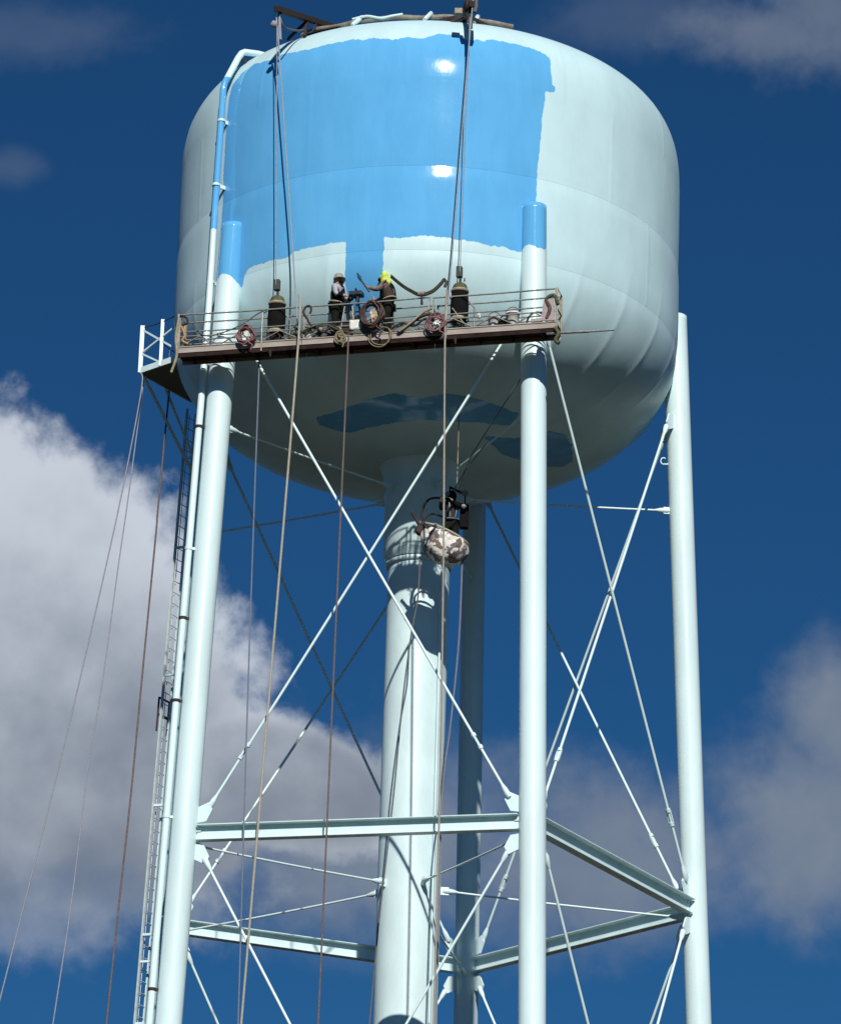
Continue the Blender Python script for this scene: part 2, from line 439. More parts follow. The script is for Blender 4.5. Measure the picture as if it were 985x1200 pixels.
def shell_ring(z0, z1, steps, name, with_paint=False, power=1.0):
    zs = [z0+(z1-z0)*(i/steps)**power for i in range(steps+1)]
    verts = np.zeros((len(zs)*NA, 3)); azs = np.zeros(len(zs)*NA)
    for i, z in enumerate(zs):
        for k in range(NA):
            az = -PI+2*PI*k/NA
            r_ = shell_r(az, z)
            verts[i*NA+k] = (r_*sin(az), -r_*cos(az), z); azs[i*NA+k] = az
    faces = []
    for i in range(len(zs)-1):
        for k in range(NA):
            k2 = (k+1) % NA
            faces.append((i*NA+k, i*NA+k2, (i+1)*NA+k2, (i+1)*NA+k))
    me = bpy.data.meshes.new(name); me.from_pydata(verts.tolist(), [], faces)
    me.polygons.foreach_set('use_smooth', [True]*len(faces))
    # paint field
    P = np.stack([np.degrees(azs)*RT*PI/180, verts[:, 2]], 1)
    B = [(a*RT*PI/180, z) for a, z in BLUE]
    c = np.full(len(P), -1.0)
    sel = (np.abs(azs) < 1.4)
    if z1 > 41.9 and sel.any(): c[sel] = poly_sdf(P[sel], B)
    if z0 < 43.8:
        for pt in (PATCH1, PATCH2): c = np.maximum(c, poly_sdf(verts[:, :2], pt))
    at = me.attributes.new('coat', 'FLOAT', 'POINT'); at.data.foreach_set('value', c.astype(np.float32))
    me.materials.append(M_tank); me.update()
    return link(name, me, tower)
def zs_bowl():
    pass
# bowl (three rings of plates), two shell courses, shoulder and roof
def ring_list(zlist, name):
    me = None
def shell_part(zs, name, cap_bottom=False, cap_top=False):
    n = len(zs)
    verts = []; azs = []
    for z in zs:
        for k in range(NA):
            az = -PI+2*PI*k/NA; r_ = max(shell_r(az, z), .02)
            verts.append((r_*sin(az), -r_*cos(az), z)); azs.append(az)
    faces = [(i*NA+k, i*NA+(k+1) % NA, (i+1)*NA+(k+1) % NA, (i+1)*NA+k) for i in range(n-1) for k in range(NA)]
    va = np.array(verts); aa = np.array(azs)
    me = bpy.data.meshes.new(name); me.from_pydata(verts, [], faces)
    me.polygons.foreach_set('use_smooth', [True]*len(faces))
    P = np.stack([aa*RT, va[:, 2]], 1); B = [(R(a)*RT, z) for a, z in BLUE]
    c = np.full(len(P), -1.0); sel = np.abs(aa) < 1.4
    if max(zs) > 41.9: c[sel] = poly_sdf(P[sel], B)
    if min(zs) < 43.8:
        low = va[:, 2] < 44.0
        for pt in (PATCH1, PATCH2): c[low] = np.maximum(c[low], poly_sdf(va[low, :2], pt))
    at = me.attributes.new('coat', 'FLOAT', 'POINT'); at.data.foreach_set('value', c.astype(np.float32))
    me.materials.append(M_tank); me.update()
    return link(name, me, tower)
zb = [Z_LO-3.846*sin(PI/2*(1-i/52)) for i in range(53)]           # bowl, from its lowest point to the spring line
zb[0] += .0005
zb = [z for z in zb if z < SEAMS[0]-.03]+[SEAMS[0]]
shell_part(zb, 'bowl')
def lin(a, b, n): return [a+(b-a)*i/n for i in range(n+1)]
shell_part(lin(SEAMS[0]+.003, SEAMS[1], 36), 'shell_course')
shell_part(lin(SEAMS[1]+.003, SEAMS[2], 36), 'shell_course')
zu = [SEAMS[2]+.003]+[z for z in [Z_UP+3.22*sin(PI/2*i/60)**(2/3.49) for i in range(61)] if z > SEAMS[2]+.03]
zu = sorted(set(zu+lin(SEAMS[2]+.06, 50.6, 28)))
shell_part(zu, 'shoulder')
# roof edge band: bare brown primer pipe ring lying just inside the shoulder
mb = MB()
mb.tube([pol(R(a), 5.22+.03*sin(a*.3), 51.22+.015*sin(a*.5)) for a in range(-40, 24, 2)], .062, 8)
mb.build('roof_rail_ring', M_roof, tower)
for a in (-21, -1.5, 11.5):       # white coated clips and splashes over the ring
    mb = MB()
    mb.tube([pol(R(a-1.4), 5.5, 51.00), pol(R(a-.5), 5.36, 51.16), pol(R(a+.2), 5.24, 51.31), pol(R(a+.9), 5.05, 51.30)], [.05, .06, .06, .04], 8)
    mb.build('ring_clip', M_white, tower)
mb = MB(); mb.tube(catmull([pol(R(a), 5.34-.02*i, 51.24+.05*sin(i*2.1)) for i, a in enumerate((-23, -19, -15, -12, -9))], 4), .035, 8)
mb.build('roof_conduit', M_white, tower)

# ---- legs
def leg(k):
    zs = [0.0, 5, 10, 20, 30, 38, 41]+[41+.1*i for i in range(1, 47)]+[ZT]
    zs = sorted(set(z for z in zs if z <= ZT)); n = 40
    verts = []; faces = []; coat = []
    zt = {0: 44.50, 4: 44.15}.get(k, 99)
    for z in zs:
        c = leg_pt(k, z)
        for j in range(n):
            a = 2*PI*j/n
            # the cut end slopes: higher on the side that leans on the tank
            verts.append((c.x+LEG_R*cos(a), c.y+LEG_R*sin(a), z))
            coat.append((z-zt-(.12*cos(a*2+k) if k != 0 else .05*cos(3*a))) if zt < 90 else -1.0)
    m_ = len(zs)
    for i in range(m_-1):
        for j in range(n): faces.append((i*n+j, i*n+(j+1) % n, (i+1)*n+(j+1) % n, (i+1)*n+j))
    faces.append(tuple((m_-1)*n+j for j in range(n)))
    me = bpy.data.meshes.new('leg'); me.from_pydata(verts, [], faces)
    me.polygons.foreach_set('use_smooth', [True]*(len(faces)-1)+[False])
    at = me.attributes.new('coat', 'FLOAT', 'POINT'); at.data.foreach_set('value', np.array(coat, np.float32))
    me.materials.append(M_legp); me.update()
    o = link('leg', me, tower)
    # foundation pad and base plate
    b = leg_pt(k, 0)
    mb = MB(); mb.lathe([(.55, .0), (.55, .04)], 24, (b.x, b.y, .18)); mb.build('base_plate', M_white, o)
    return o
legs = [leg(k) for k in range(5)]
for k in range(5):
    b = leg_pt(k, 0); mb = MB(); mb.box(b.x-.8, b.x+.8, b.y-.8, b.y+.8, -.3, .18)
    mb.build('foundation', mat('concrete', (.33, .32, .29), .9, vscale=3, bump=.4), tower, .03)
# ---- riser
mb = MB(); mb.lathe([(.78, .0), (.78, 38.45)], 64); riser = mb.build('riser', M_white, tower)
mb = MB(); mb.lathe([(.80, 38.30), (.86, 38.34), (.86, 38.40), (.80, 38.44)], 64, caps=False); mb.build('flange_ring', M_white, riser)
mb = MB(); mb.lathe([(.78, 38.47), (.92, 38.62), (.92, 40.2), (.94, 40.25), (.94, 40.31), (.92, 40.36), (.98, 40.8), (1.35, 41.6)], 64, caps=False)
mb.build('riser_collar', M_white, riser)
mb = MB(); mb.tube([pol(R(42), .86, .5), pol(R(42), .86, 38.1)], .03, 8); mb.build('conduit', M_white, riser)

# ---- struts, rods, gussets
def strut(k, z):
    a = leg_pt(k, z); b = leg_pt((k+1) % 5, z); d = (b-a).normalized()
    nrm = V((a+b).x, (a+b).y, 0).normalized(); up = V(0, 0, 1)
    a2 = a+d*.33; b2 = b-d*.33
    e = empty('strut', parent=tower)
    mb = MB(); mb.bar(a2, b2, .02, .32, up=up)                       # web
    w = mb.build('web', M_white, e)
    mb = MB(); mb.bar(a2+up*.172, b2+up*.172, .36, .022, up=up); mb.build('flange', M_white, e)
    mb = MB(); mb.bar(a2-up*.17, b2-up*.17, .24, .018, up=up); mb.build('flange', M_white, e)
    for q, s_ in ((a, 1), (b, -1)):
        for dz in (-.09, .09):
            mb = MB(); mb.obox(q+d*s_*.36+up*dz+nrm*.012, d*.06, nrm*.028, up*.05)
            mb.build('splice_plate', M_white, e)
    return e
def rod(p, q, r_=.034, tb=None, name='tie_rod'):
    """tie rod with clevises at both ends and a turnbuckle near the lower end"""
    p = Vector(p); q = Vector(q); d = (q-p).normalized(); L = (q-p).length
    mb = MB(); sag = V(0, 0, -.0007*L*L*(1-abs(d.z)))
    mb.tube([p+(q-p)*(t/24)+sag*4*(t/24)*(1-t/24) for t in range(25)], r_, 12)
    o = mb.build(name, M_rod, tower)
    for c, s_ in ((p, 1), (q, -1)):
        mb = MB(); mb.tube([c-d*s_*.12, c-d*s_*.05, c+d*s_*.12, c+d*s_*.26], [.05, .075, .065, r_], 10); mb.build('clevis', M_white, o)
    if tb:
        c = q-d*tb; x, y = frame(d); mb = MB()
        for s_ in (-1, 1): mb.bar(c-d*.16+x*.05*s_, c+d*.16+x*.05*s_, .03, .04)
        for s_ in (-1, 1): mb.tube([c+d*s_*.13, c+d*s_*.22], .062, 8)
        mb.build('turnbuckle', M_white, o)
    return o
def gusset(k, z, j, s_):
    """pointed plate on leg k reaching towards leg j, s_=+1 up, -1 down"""
    c = leg_pt(k, z); t = leg_pt(j, z); d = (t-c).normalized(); up = V(0, 0, 1)
    nrm = d.cross(up)
    P = [c+d*.28-up*s_*.16, c+d*.52-up*s_*.12, c+d*.66+up*s_*.16, c+d*.56+up*s_*.34, c+d*.30+up*s_*.22]
    mb = MB(); mb.plate(P, nrm, .05); mb.build('gusset_plate', M_white, legs[k])
    return c+d*.60+up*s_*.30
LEVELS = [42.72, ZS, 15.0, .6]
for L in (1, 2):
    for k in range(5): strut(k, LEVELS[L])
UPN, DNN = {}, {}
for L, z in enumerate(LEVELS):
    for k in range(5):
        for j in ((k+1) % 5, (k-1) % 5):
            if L > 0: UPN[L, k, j] = gusset(k, z+.42, j, 1)
            if L < 3: DNN[L, k, j] = gusset(k, z-(.42 if L else 0), j, -1)
for L in range(3):
    for k in range(5):
        j = (k+1) % 5
        nrm = (leg_pt(k, 20)+leg_pt(j, 20)); nrm.z = 0; nrm.normalize()
        rod(DNN[L, k, j]+nrm*.045, UPN[L+1, j, k]+nrm*.045, tb=1.5)
        rod(DNN[L, j, k]-nrm*.045, UPN[L+1, k, j]-nrm*.045, tb=1.5)
def radial(k, z, zr, rr, r_=.026):
    a = leg_pt(k, z); d = V(-a.x, -a.y, 0).normalized()
    p = a+d*.42; q = V(-d.x*(rr+.16), -d.y*(rr+.16), zr)
    o = rod(p, q, r_, tb=None, name='radial_rod')
    mb = MB(); mb.obox(a+d*.36+V(0, 0, 0), d*.10, d.cross(V(0, 0, 1))*.02, V(0, 0, .09)); mb.build('lug', M_white, legs[k])
    mb = MB(); mb.obox(V(-d.x*(rr+.08), -d.y*(rr+.08), zr), d*.11, d.cross(V(0, 0, 1))*.02, V(0, 0, .10)); mb.build('lug', M_white, riser)
for k in range(5):
    radial(k, 40.32, 40.28, .93)
    radial(k, 29.62, 29.95, .79)
    radial(k, 14.8, 15.0, .79)

c = leg_pt(1, 41.65)+V(-.42, -.1, 0)
mb = MB(); mb.tube([c+V(.075*cos(a), 0, .09*sin(a)) for a in [R(50+q*26) for q in range(11)]], .018, 8); mb.bar(c+V(.02, 0, -.09), c+V(.16, .05, -.05), .03, .03); mb.build('eye_hook', M_white, legs[1])

# ---- overflow pipe up the front-left leg, over the shoulder
def pipe():
    P = []
    for z in (0.5, 10, 20, 30, 36, 40, 42):
        c = leg_pt(4, z); rad = V(c.x, c.y, 0).normalized(); tan = V(-c.y, c.x, 0).normalized()
        P.append(V(c.x-.44, c.y-.10, z))
    P += [V(-5.385, -4.30, 43.4), V(-5.37, -4.18, 44.8), V(-5.36, -4.11, 46.3), V(-5.33, -4.08, 48.0), V(-5.30, -4.06, 49.62), V(-5.27, -4.04, 49.8)]
    n = 20; Q = []
    for i in range(len(P)-1):
        st = 1 if P[i].z < 42 else 12
        for t in range(st): Q.append(P[i]+(P[i+1]-P[i])*t/st)
    Q.append(P[-1])
    Q += [V(-5.22, -4.0, 49.93), V(-4.98, -3.82, 50.6), V(-4.90, -3.76, 50.77), V(-4.83, -3.70, 50.84), V(-4.5, -3.45, 50.93), V(-4.2, -3.2, 50.98)]
    mb = MB(); mb.tube(Q, .085, n)
    me = bpy.data.meshes.new('overflow_pipe'); me.from_pydata(mb.v, [], mb.f); me.polygons.foreach_set('use_smooth', mb.sm)
    co = np.array(mb.v); c = np.minimum(co[:, 2]-45.65, 49.95-co[:, 2])
    # the blue only reaches the right-hand side of the pipe high up
    at = me.attributes.new('coat', 'FLOAT', 'POINT'); at.data.foreach_set('value', c.astype(np.float32))
    me.materials.append(M_legp); me.update(); o = link('overflow_pipe', me, tower)
    for z in (18, 22, 26, 30.2, 33.1, 35.2, 37.0, 40.2):
        c = leg_pt(4, z); p = V(c.x-.44, c.y-.10, z); q = V(c.x-.25, c.y-.1, z)
        mb = MB(); mb.bar(p, q, .05, .06); mb.lathe([(.10, -.035), (.10, .035)], 16, p)
        mb.build('clamp', M_white if z in (30.2, 37.0) else M_dark, o)
    for p in ((-5.37, -4.2, 44.2), (-5.36, -4.11, 46.9), (-5.31, -4.07, 48.7)):
        p = Vector(p); q = V(p.x*.96, p.y*.96, p.z); mb = MB(); mb.bar(p, q, .04, .10); mb.lathe([(.105, -.03), (.105, .03)], 16, p); mb.build('clamp', M_white, o)
    mb = MB(); mb.lathe([(.115, 0), (.13, .02), (.13, .10), (.10, .13)], 20, (-5.385, -4.30, 41.9)); mb.build('coupling', M_white, o)
    mb = MB(); mb.bar((-4.93, -3.78, 50.66), (-4.55, -3.48, 50.4), .03, .09); mb.build('pipe_brace', M_dark, o)
pipe()

# ---- ladder on the rear-left leg, landing platform at its head
def ladder():
    e = empty('ladder', parent=tower)
    az = LEG_AZ[3]; rad = V(sin(az), -cos(az), 0); tan = V(cos(az), sin(az), 0)
    def c(z): return leg_pt(3, z)+rad*.60
    for s_ in (-1, 1):
        mb = MB()
        for z in (2.0,): mb.bar(c(z)+tan*.20*s_, c(43.9)+tan*.20*s_, .065, .05, up=rad)
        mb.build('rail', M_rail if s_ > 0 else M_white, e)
    rung = None; z = 2.2
    while z < 43.8:
        p = c(z)
        if rung is None:
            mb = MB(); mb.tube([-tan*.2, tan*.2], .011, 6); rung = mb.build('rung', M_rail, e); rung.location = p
        else:
            o = rung.copy(); scene.collection.objects.link(o); o.location = p
        z += .305
    for z in (8, 14, 20, 23.5, 26.6, 27.3, 28.9, 29.6, 33.0, 36.5, 40, 42.5):
        for s_ in (-1, 1):
            p = c(z)+tan*.2*s_; mb = MB(); mb.bar(p, leg_pt(3, z)+rad*.25+tan*.12*s_, .05, .06); mb.build('bracket', M_white, e)
    mb = MB()                                                        # dark fall-arrest trolley gate on the ladder
    for s_ in (-1, 1): mb.bar(c(35.0)+tan*.24*s_+rad*.08, c(35.9)+tan*.24*s_+rad*.08, .05, .05)
    mb.bar(c(35.45)-tan*.24+rad*.08, c(35.45)+tan*.24+rad*.08, .05, .05); mb.bar(c(35.9)-tan*.24+rad*.08, c(35.9)+tan*.24+rad*.08, .04, .04)
    mb.build('ladder_gate', M_dark, e)
    mb = MB(); mb.tube([c(2)+tan*.0+rad*.05, c(43.8)+rad*.05], .012, 6); mb.build('safety_cable', M_rail, e)
ladder()
def landing():
    e = empty('landing_platform', parent=tower)
    A = V(-7.42, 1.34, 44.0); B = V(-6.12, 3.26, 44.0); C = V(-6.42, .42, 44.0)
    D_ = V(-5.2, 3.9, 44.0); Ei = V(-5.9, .8, 44.0)
    mb = MB(); mb.plate([C, A, B, D_, Ei], (0, 0, 1), .03); mb.build('floor', mat('landing_under', (.16, .16, .12), .8, vscale=5), e)
    up = V(0, 0, 1)
    for a, b in ((C, A), (A, B)):
        mb = MB(); mb.bar(a+up*.06, b+up*.06, .03, .16, up=up); mb.build('toe_board', M_white, e)
    posts = [(A+V(.03, 0, 0), 1.32, .11), (C+(A-C)*.42+V(0, .02, 0), 1.30, .085), (A+(B-A)*.55, 1.15, .05)]
    for p, h, w in posts:
        mb = MB(); mb.box(p.x-w/2, p.x+w/2, p.y-w/2, p.y+w/2, p.z, p.z+h); mb.build('post', M_white, e)
    a, b = posts[0][0], posts[1][0]
    mb = MB(); mb.bar(a+up*1.22, b+(b-a)*.9+up*.25, .045, .045); mb.build('brace', M_white, e)
    mb = MB(); mb.bar(a+up*.55, b+(b-a)*.9+up*1.05, .045, .045); mb.build('brace', M_white, e)
    mb = MB(); mb.bar(a+up*.55, b+up*.1, .045, .045); mb.build('brace', M_white, e)
    for h in (1.28,):
        mb = MB(); mb.tube(catmull([a+up*h, (a+C)/2+up*(h-.04), C+V(.1, -.1, 0)+up*(h+.03)], 5), .014, 6); mb.build('top_rail', M_dark, e)
        mb = MB(); mb.tube([a+up*h, A+(B-A)*.55+up*1.13, B+up*1.1], .014, 6); mb.build('top_rail', M_dark, e)
    mb = MB(); mb.bar(A+V(.12, .1, -.05), leg_pt(3, 42.0)+V(-.3, 0, 0), .06, .06); mb.build('knee_brace', M_white, e)
    mb = MB(); mb.bar(A+(B-A)*.5+V(0, 0, -.04), leg_pt(3, 42.4)+V(-.3, 0, 0), .05, .05); mb.build('knee_brace', M_white, e)
landing()

# ------------------------------------------------------------------ suspended work stage
AZ = R(-14.1)
STZ = 41.57
ST_O = Matrix.Rotation(AZ, 3, 'Z') @ V(-.08, .33, 0) + V(0, 0, .12)      # the stage hangs this far in, close to the legs
stage = empty('suspended_stage', tuple(V(0, 0, STZ)+ST_O), AZ, 'long suspended work stage with railings hanging across the front of the tank', 'work platform')
# local axes: x along the stage, y towards the tank (negative = outside), z up from its underside
S0, S1 = -4.50, 4.96; YO, YI = -6.95, -6.43
def S(x, y, z): return Matrix.Rotation(AZ, 3, 'Z') @ V(x, y, z) + V(0, 0, STZ) + ST_O
def stage_build():
    n = 3; cuts = [S0, -1.35, 1.85, S1]
    for i in range(3):
        a, b = cuts[i]+.008, cuts[i+1]-.008
        for k in range(4):
            y0 = YO+.03+k*.115
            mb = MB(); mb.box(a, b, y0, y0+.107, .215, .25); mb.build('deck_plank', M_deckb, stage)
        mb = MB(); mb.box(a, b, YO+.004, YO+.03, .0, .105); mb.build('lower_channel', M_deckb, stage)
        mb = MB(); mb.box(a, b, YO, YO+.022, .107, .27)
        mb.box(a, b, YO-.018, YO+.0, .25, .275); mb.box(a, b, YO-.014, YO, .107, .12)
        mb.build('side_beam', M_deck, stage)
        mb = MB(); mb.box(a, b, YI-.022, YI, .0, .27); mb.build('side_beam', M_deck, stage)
        mb = MB(); mb.box(a, b, YO+.026, YI-.026, .105, .125); mb.build('underside_shade_sheet', M_deckb, stage)  # added dark sheet: the shade under the stage is put into its colour
        j = a+.3
        while j < b:
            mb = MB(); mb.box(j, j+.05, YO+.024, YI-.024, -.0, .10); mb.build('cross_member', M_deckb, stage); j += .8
    for y in (YO+.01, YI-.01):
        for i in range(3):
            a, b = cuts[i], cuts[i+1]
            for z, r_ in ((1.12, .021), (.66, .019), (.54, .017)):
                dz = (.02*(1 if i == 0 else -1))
                mb = MB(); mb.tube([(a+.02, y, z+dz*.5), ((a+b)/2, y, z-.012), (b-.02, y, z-dz*.5)], r_, 8); mb.build('rail', M_alu, stage)
            for x in (a+.05, b-.05):
                mb = MB(); mb.bar((x, y, .25), (x, y, 1.13), .035, .035); mb.build('post', M_alu, stage)
            nb = 6; w = (b-a-.1)/nb
            for q in range(nb):
                x = a+.05+q*w
                p0, p1 = ((x, y, .27), (x+w, y, .53)) if q % 2 == 0 else ((x, y, .53), (x+w, y, .27))
                mb = MB(); mb.tube([p0, p1], .016, 6); mb.build('lattice_brace', M_alu, stage)
    for x in (S0+.01, S1-.01):                                     # end frames
        mb = MB(); mb.tube([(x, YO, .1), (x, YO, 1.14), (x, YI, 1.14), (x, YI, .1)], .024, 8); mb.build('end_frame', M_tan, stage)
        mb = MB(); mb.tube([(x, YO, .62), (x, YI, .62)], .02, 8); mb.build('end_rail', M_tan, stage)
    # stirrups under the two hoists
    for x in (-2.08, 2.52):
        mb = MB(); mb.tube([(x-.28, YO, .02), (x-.28, YO, 1.0), (x, (YO+YI)/2, 1.35), (x+.28, YI, 1.0), (x+.28, YI, .02)], .022, 8); mb.build('stirrup', M_alu, stage)
        mb = MB(); mb.tube([(x-.05, YO-.03, .0), (x-.03, YO-.03, -.16)], [.05, .02], 8); mb.build('guide_roller', M_dark, stage)
    # taped padding on the right-hand end
    mb = MB(); mb.tube(catmull([(S1-.25, YO-.03, .35), (S1-.17, YO-.06, .6), (S1-.27, YO-.03, .85), (S1-.08, YO-.02, .95), (S1+.02, YO-.02, .7)], 4), .045, 8); mb.build('tie_wrap', M_olive, stage)
    mb = MB(); mb.plate([(S1-.38, YO-.03, .30), (S1-.06, YO-.03, .28), (S1-.10, YO-.03, .86), (S1-.33, YO-.03, .82)], (0, 1, 0), .03); mb.build('padding', mat('mauve_padding', (.42, .32, .34), .8, vscale=12, bump=.4), stage)
    mb = MB(); mb.tube(catmull([(S1-.05, YO-.03, .1), (S1+.05, YO-.03, -.06), (S1-.02, YO-.03, -.22), (S1+.06, YO-.03, -.32)], 4), .05, 8); mb.build('dangling_strap', M_olive, stage)
    mb = MB(); mb.tube(catmull([(S0+.02, YO-.02, 1.0), (S0-.03, YO-.02, .5), (S0+.02, YO-.03, .05), (S0-.10, YO-.03, -.40)], 5), .035, 8); mb.build('dangling_strap', M_tan, stage)
    mb = MB(); mb.tube(catmull([(S0+.05, YO-.02, 1.10), (S0+.22, YO-.03, 1.02), (S0+.24, YO-.03, .88), (S0+.12, YO-.03, .84)], 5), .03, 8); mb.build('dangling_strap', M_dark, stage)
    mb = MB(); mb.tube(catmull([(S0+.1, YO-.02, .8), (S0+.2, YO-.03, .55), (S0+.14, YO-.03, .42), (S0+.3, YO-.03, .32)], 5), .035, 8); mb.build('rope_knot', mat('orange_rope', (.45, .25, .10), .8, vscale=12), stage)
stage_build()

# ------------------------------------------------------------------ hoists, cables, gear on the stage
def hoist(x, label, tilt):
    o = empty('hoist', S(x, -6.72, .28), AZ, label, 'hoist', 'motor hoists carrying the stage')
    prof_ = [(.06, .0), (.17, .06), (.215, .2), (.225, .45), (.21, .68), (.19, .86)]
    mb = MB(); mb.lathe([(r_, z+.22) for r_, z in prof_], 20); bag = mb.build('motor_cover', M_black, o)
    mb = MB(); mb.lathe([(.19, 1.08), (.185, 1.14), (.15, 1.22), (.08, 1.27), (.02, 1.285)], 20); mb.build('cap', M_olive, o)
    for z, r_ in ((.30, .228), (1.05, .208)):
        mb = MB(); mb.lathe([(r_, z-.035), (r_+.012, z-.02), (r_+.012, z+.02), (r_, z+.035)], 20, caps=False); mb.build('strap', M_tan, o)
    mb = MB(); mb.tube([(0, 0, 1.25), (.0, 0, 1.55)], .03, 8); mb.build('swivel', M_dark, o)
    mb = MB(); mb.box(-.095, .045, -.07, .07, 1.42, 1.70); mb.build('limit_switch', mat('dark_green_box', (.03, .04, .035), .6), o, .012)
    mb = MB(); mb.lathe([(.02, -.02), (.10, .05), (.14, .14), (.15, .24)], 16); mb.build('drum', M_olive if tilt else M_dark, o)
    if tilt:
        mb = MB(); mb.tube([(-.12, -.235, .52), (.16, -.20, .12)], .018, 6); mb.build('lashing', M_tan, o)
    else:
        for s_ in (-1, 1):
            mb = MB(); mb.tube(catmull([(0, -.14, .26), (.16*s_, -.2, .12), (.10*s_, -.2, -.05), (.22*s_, -.2, -.18)], 4), .022, 6); mb.build('lead', M_dark, o)
    return o
h1 = hoist(-2.07, 'black covered hoist at the left end of the stage, near the left worker', False)
h2 = hoist(2.50, 'black and olive covered hoist on the right of the stage beside the dark hanging hose', True)

def rope(name, pts, r_, m_, label, cat='rope', group=None, sub=8, n=6):
    base = Vector(pts[0]); mb = MB()
    mb.tube([Vector(p)-base for p in catmull(pts, sub)], r_, n)
    o = mb.build(name, m_); o.location = base
    return tag(o, label, cat, group)
TIP1 = V(-3.871, -5.936, 50.72); TIP2 = V(.867, -7.10, 50.40)
def W(x, y, z): return S(x, y, z-STZ)
rope('hoist_cable', [W(-2.28, -7.12, 50.5), W(-2.11, -6.78, 43.40)], .013, M_cable, 'thin steel cable dropping from the left roof beam to the left hoist', 'cable', 'hoist cables', 1)
rope('hoist_cable', [W(2.66, -7.12, 50.1), W(2.50, -6.78, 43.40)], .013, M_cable, 'thin steel cable dropping from the right roof beam to the right hoist', 'cable', 'hoist cables', 1)
rope('safety_line', [W(-2.30, -7.12, 50.55), W(-2.16, -7.06, 49.2), W(-1.52, -6.99, 42.85), W(-1.46, -6.99, 42.3)], .020, mat('blue_grey_rope', (.30, .35, .40), .7, vscale=20), 'grey safety line slanting from the left roof beam down to the stage railing', 'rope', 'lines hanging from the roof beams')
rope('safety_line', [W(2.76, -7.12, 50.9), W(2.66, -7.10, 49.5), W(2.44, -7.02, 45.5), W(2.30, -6.99, 42.9), W(2.28, -6.99, 42.5)], .020, MATS['blue_grey_rope'], 'grey safety line from the right roof beam to the railing beside the right hoist', 'rope', 'lines hanging from the roof beams')
def near(P):
    return [Vector(p)+ST_O for p in P]
def down(P, t=1.0):
    """carry the last run of the rope on to the ground"""
    a, b = Vector(P[-2]), Vector(P[-1]); d = b-a; k = (b.z-.05)/-d.z
    return list(P)+[b+d*k*.5+V(0, 0, 0), b+d*k]
G = 'ropes hanging from the stage to the ground'
rope('drop_rope', down(near([(-3.09, -7.03, 42.75), (-3.06, -7.02, 41.50), (-3.33, -6.95, 34.33), (-3.71, -6.86, 24.90)])), .030, M_cream, 'cream rope hanging from the stage, crossing the left long tie rod', 'rope', G)
rope('drop_rope', down(near([(-1.86, -7.0, 41.75), (-1.91, -6.98, 34.04), (-1.97, -6.95, 24.84)])), .024, M_brown, 'brown rope hanging from below the big coil between the two workers', 'rope', G)
rope('drop_rope', down(near([(.47, -7.42, 42.80), (.46, -7.42, 41.46), (.57, -7.42, 35.81), (.63, -7.42, 30.79), (.65, -7.42, 24.76)])), .027, mat('beige_rope', (.33, .30, .25), .8, vscale=20), 'beige rope hanging in front of the patched work basket', 'rope', G)
rope('drop_rope', down(near([(-4.03, -5.75, 41.6), (-3.95, -5.77, 33.27), (-3.83, -5.80, 25.03)])), .020, mat('faint_rope', (.16, .20, .27), .8, vscale=20), 'thin faint blue-grey rope hanging nearest the front left leg', 'rope', G)
rope('tail_rope', down([(.02, -3.0, 37.55), (0, -3, 36.5), (-.14, -3, 35.5), (-.30, -3, 33.75), (-.45, -3, 31.33), (-.69, -3, 28.38), (-.79, -3, 26.63)]), .022, M_grey, 'dark rope trailing from the basket down across the lit central riser', 'rope', 'ropes trailing from the work basket')
rope('tail_rope', down([(1.06, -2.8, 37.6), (1.03, -2.8, 35.5), (.88, -2.8, 33.3), (.73, -2.8, 31.57), (.71, -2.8, 27.97)]), .024, mat('mauve_rope', (.20, .20, .25), .8, vscale=20), 'mauve rope trailing from the basket between the riser and the rear leg', 'rope', 'ropes trailing from the work basket')
G = 'ropes hanging from the landing platform'
rope('guide_rope', down([(-7.38, 1.3, 44.0), (-7.33, 1.2, 43.4), (-7.74, 1.2, 40.16), (-8.43, 1.2, 35.77), (-9.06, 1.2, 32.11), (-9.65, 1.2, 28.88), (-10.04, 1.2, 26.77)]), .019, mat('lilac_rope', (.30, .31, .36), .8, vscale=20), 'pale rope slanting farthest out to the left from the landing platform', 'rope', G)
rope('guide_rope', down([(-7.30, 1.6, 44.0), (-7.53, 1.60, 40.74), (-7.69, 1.60, 38.79), (-7.93, 1.60, 35.62), (-8.17, 1.60, 33.31), (-8.30, 1.60, 31.07), (-8.43, 1.60, 29.24), (-8.65, 1.60, 26.84)]), .018, MATS['lilac_rope'], 'pale rope in the middle of the three below the landing platform', 'rope', G)
rope('guide_rope', down([(-6.68, 2.40, 43.96), (-6.81, 2.40, 40.64), (-6.83, 2.40, 39.91), (-6.99, 2.40, 35.94), (-7.11, 2.40, 32.84), (-7.25, 2.40, 30.16), (-7.37, 2.40, 27.65)]), .027, M_brown, 'dark brown rope hanging beside the ladder, right one of the three', 'rope', G)

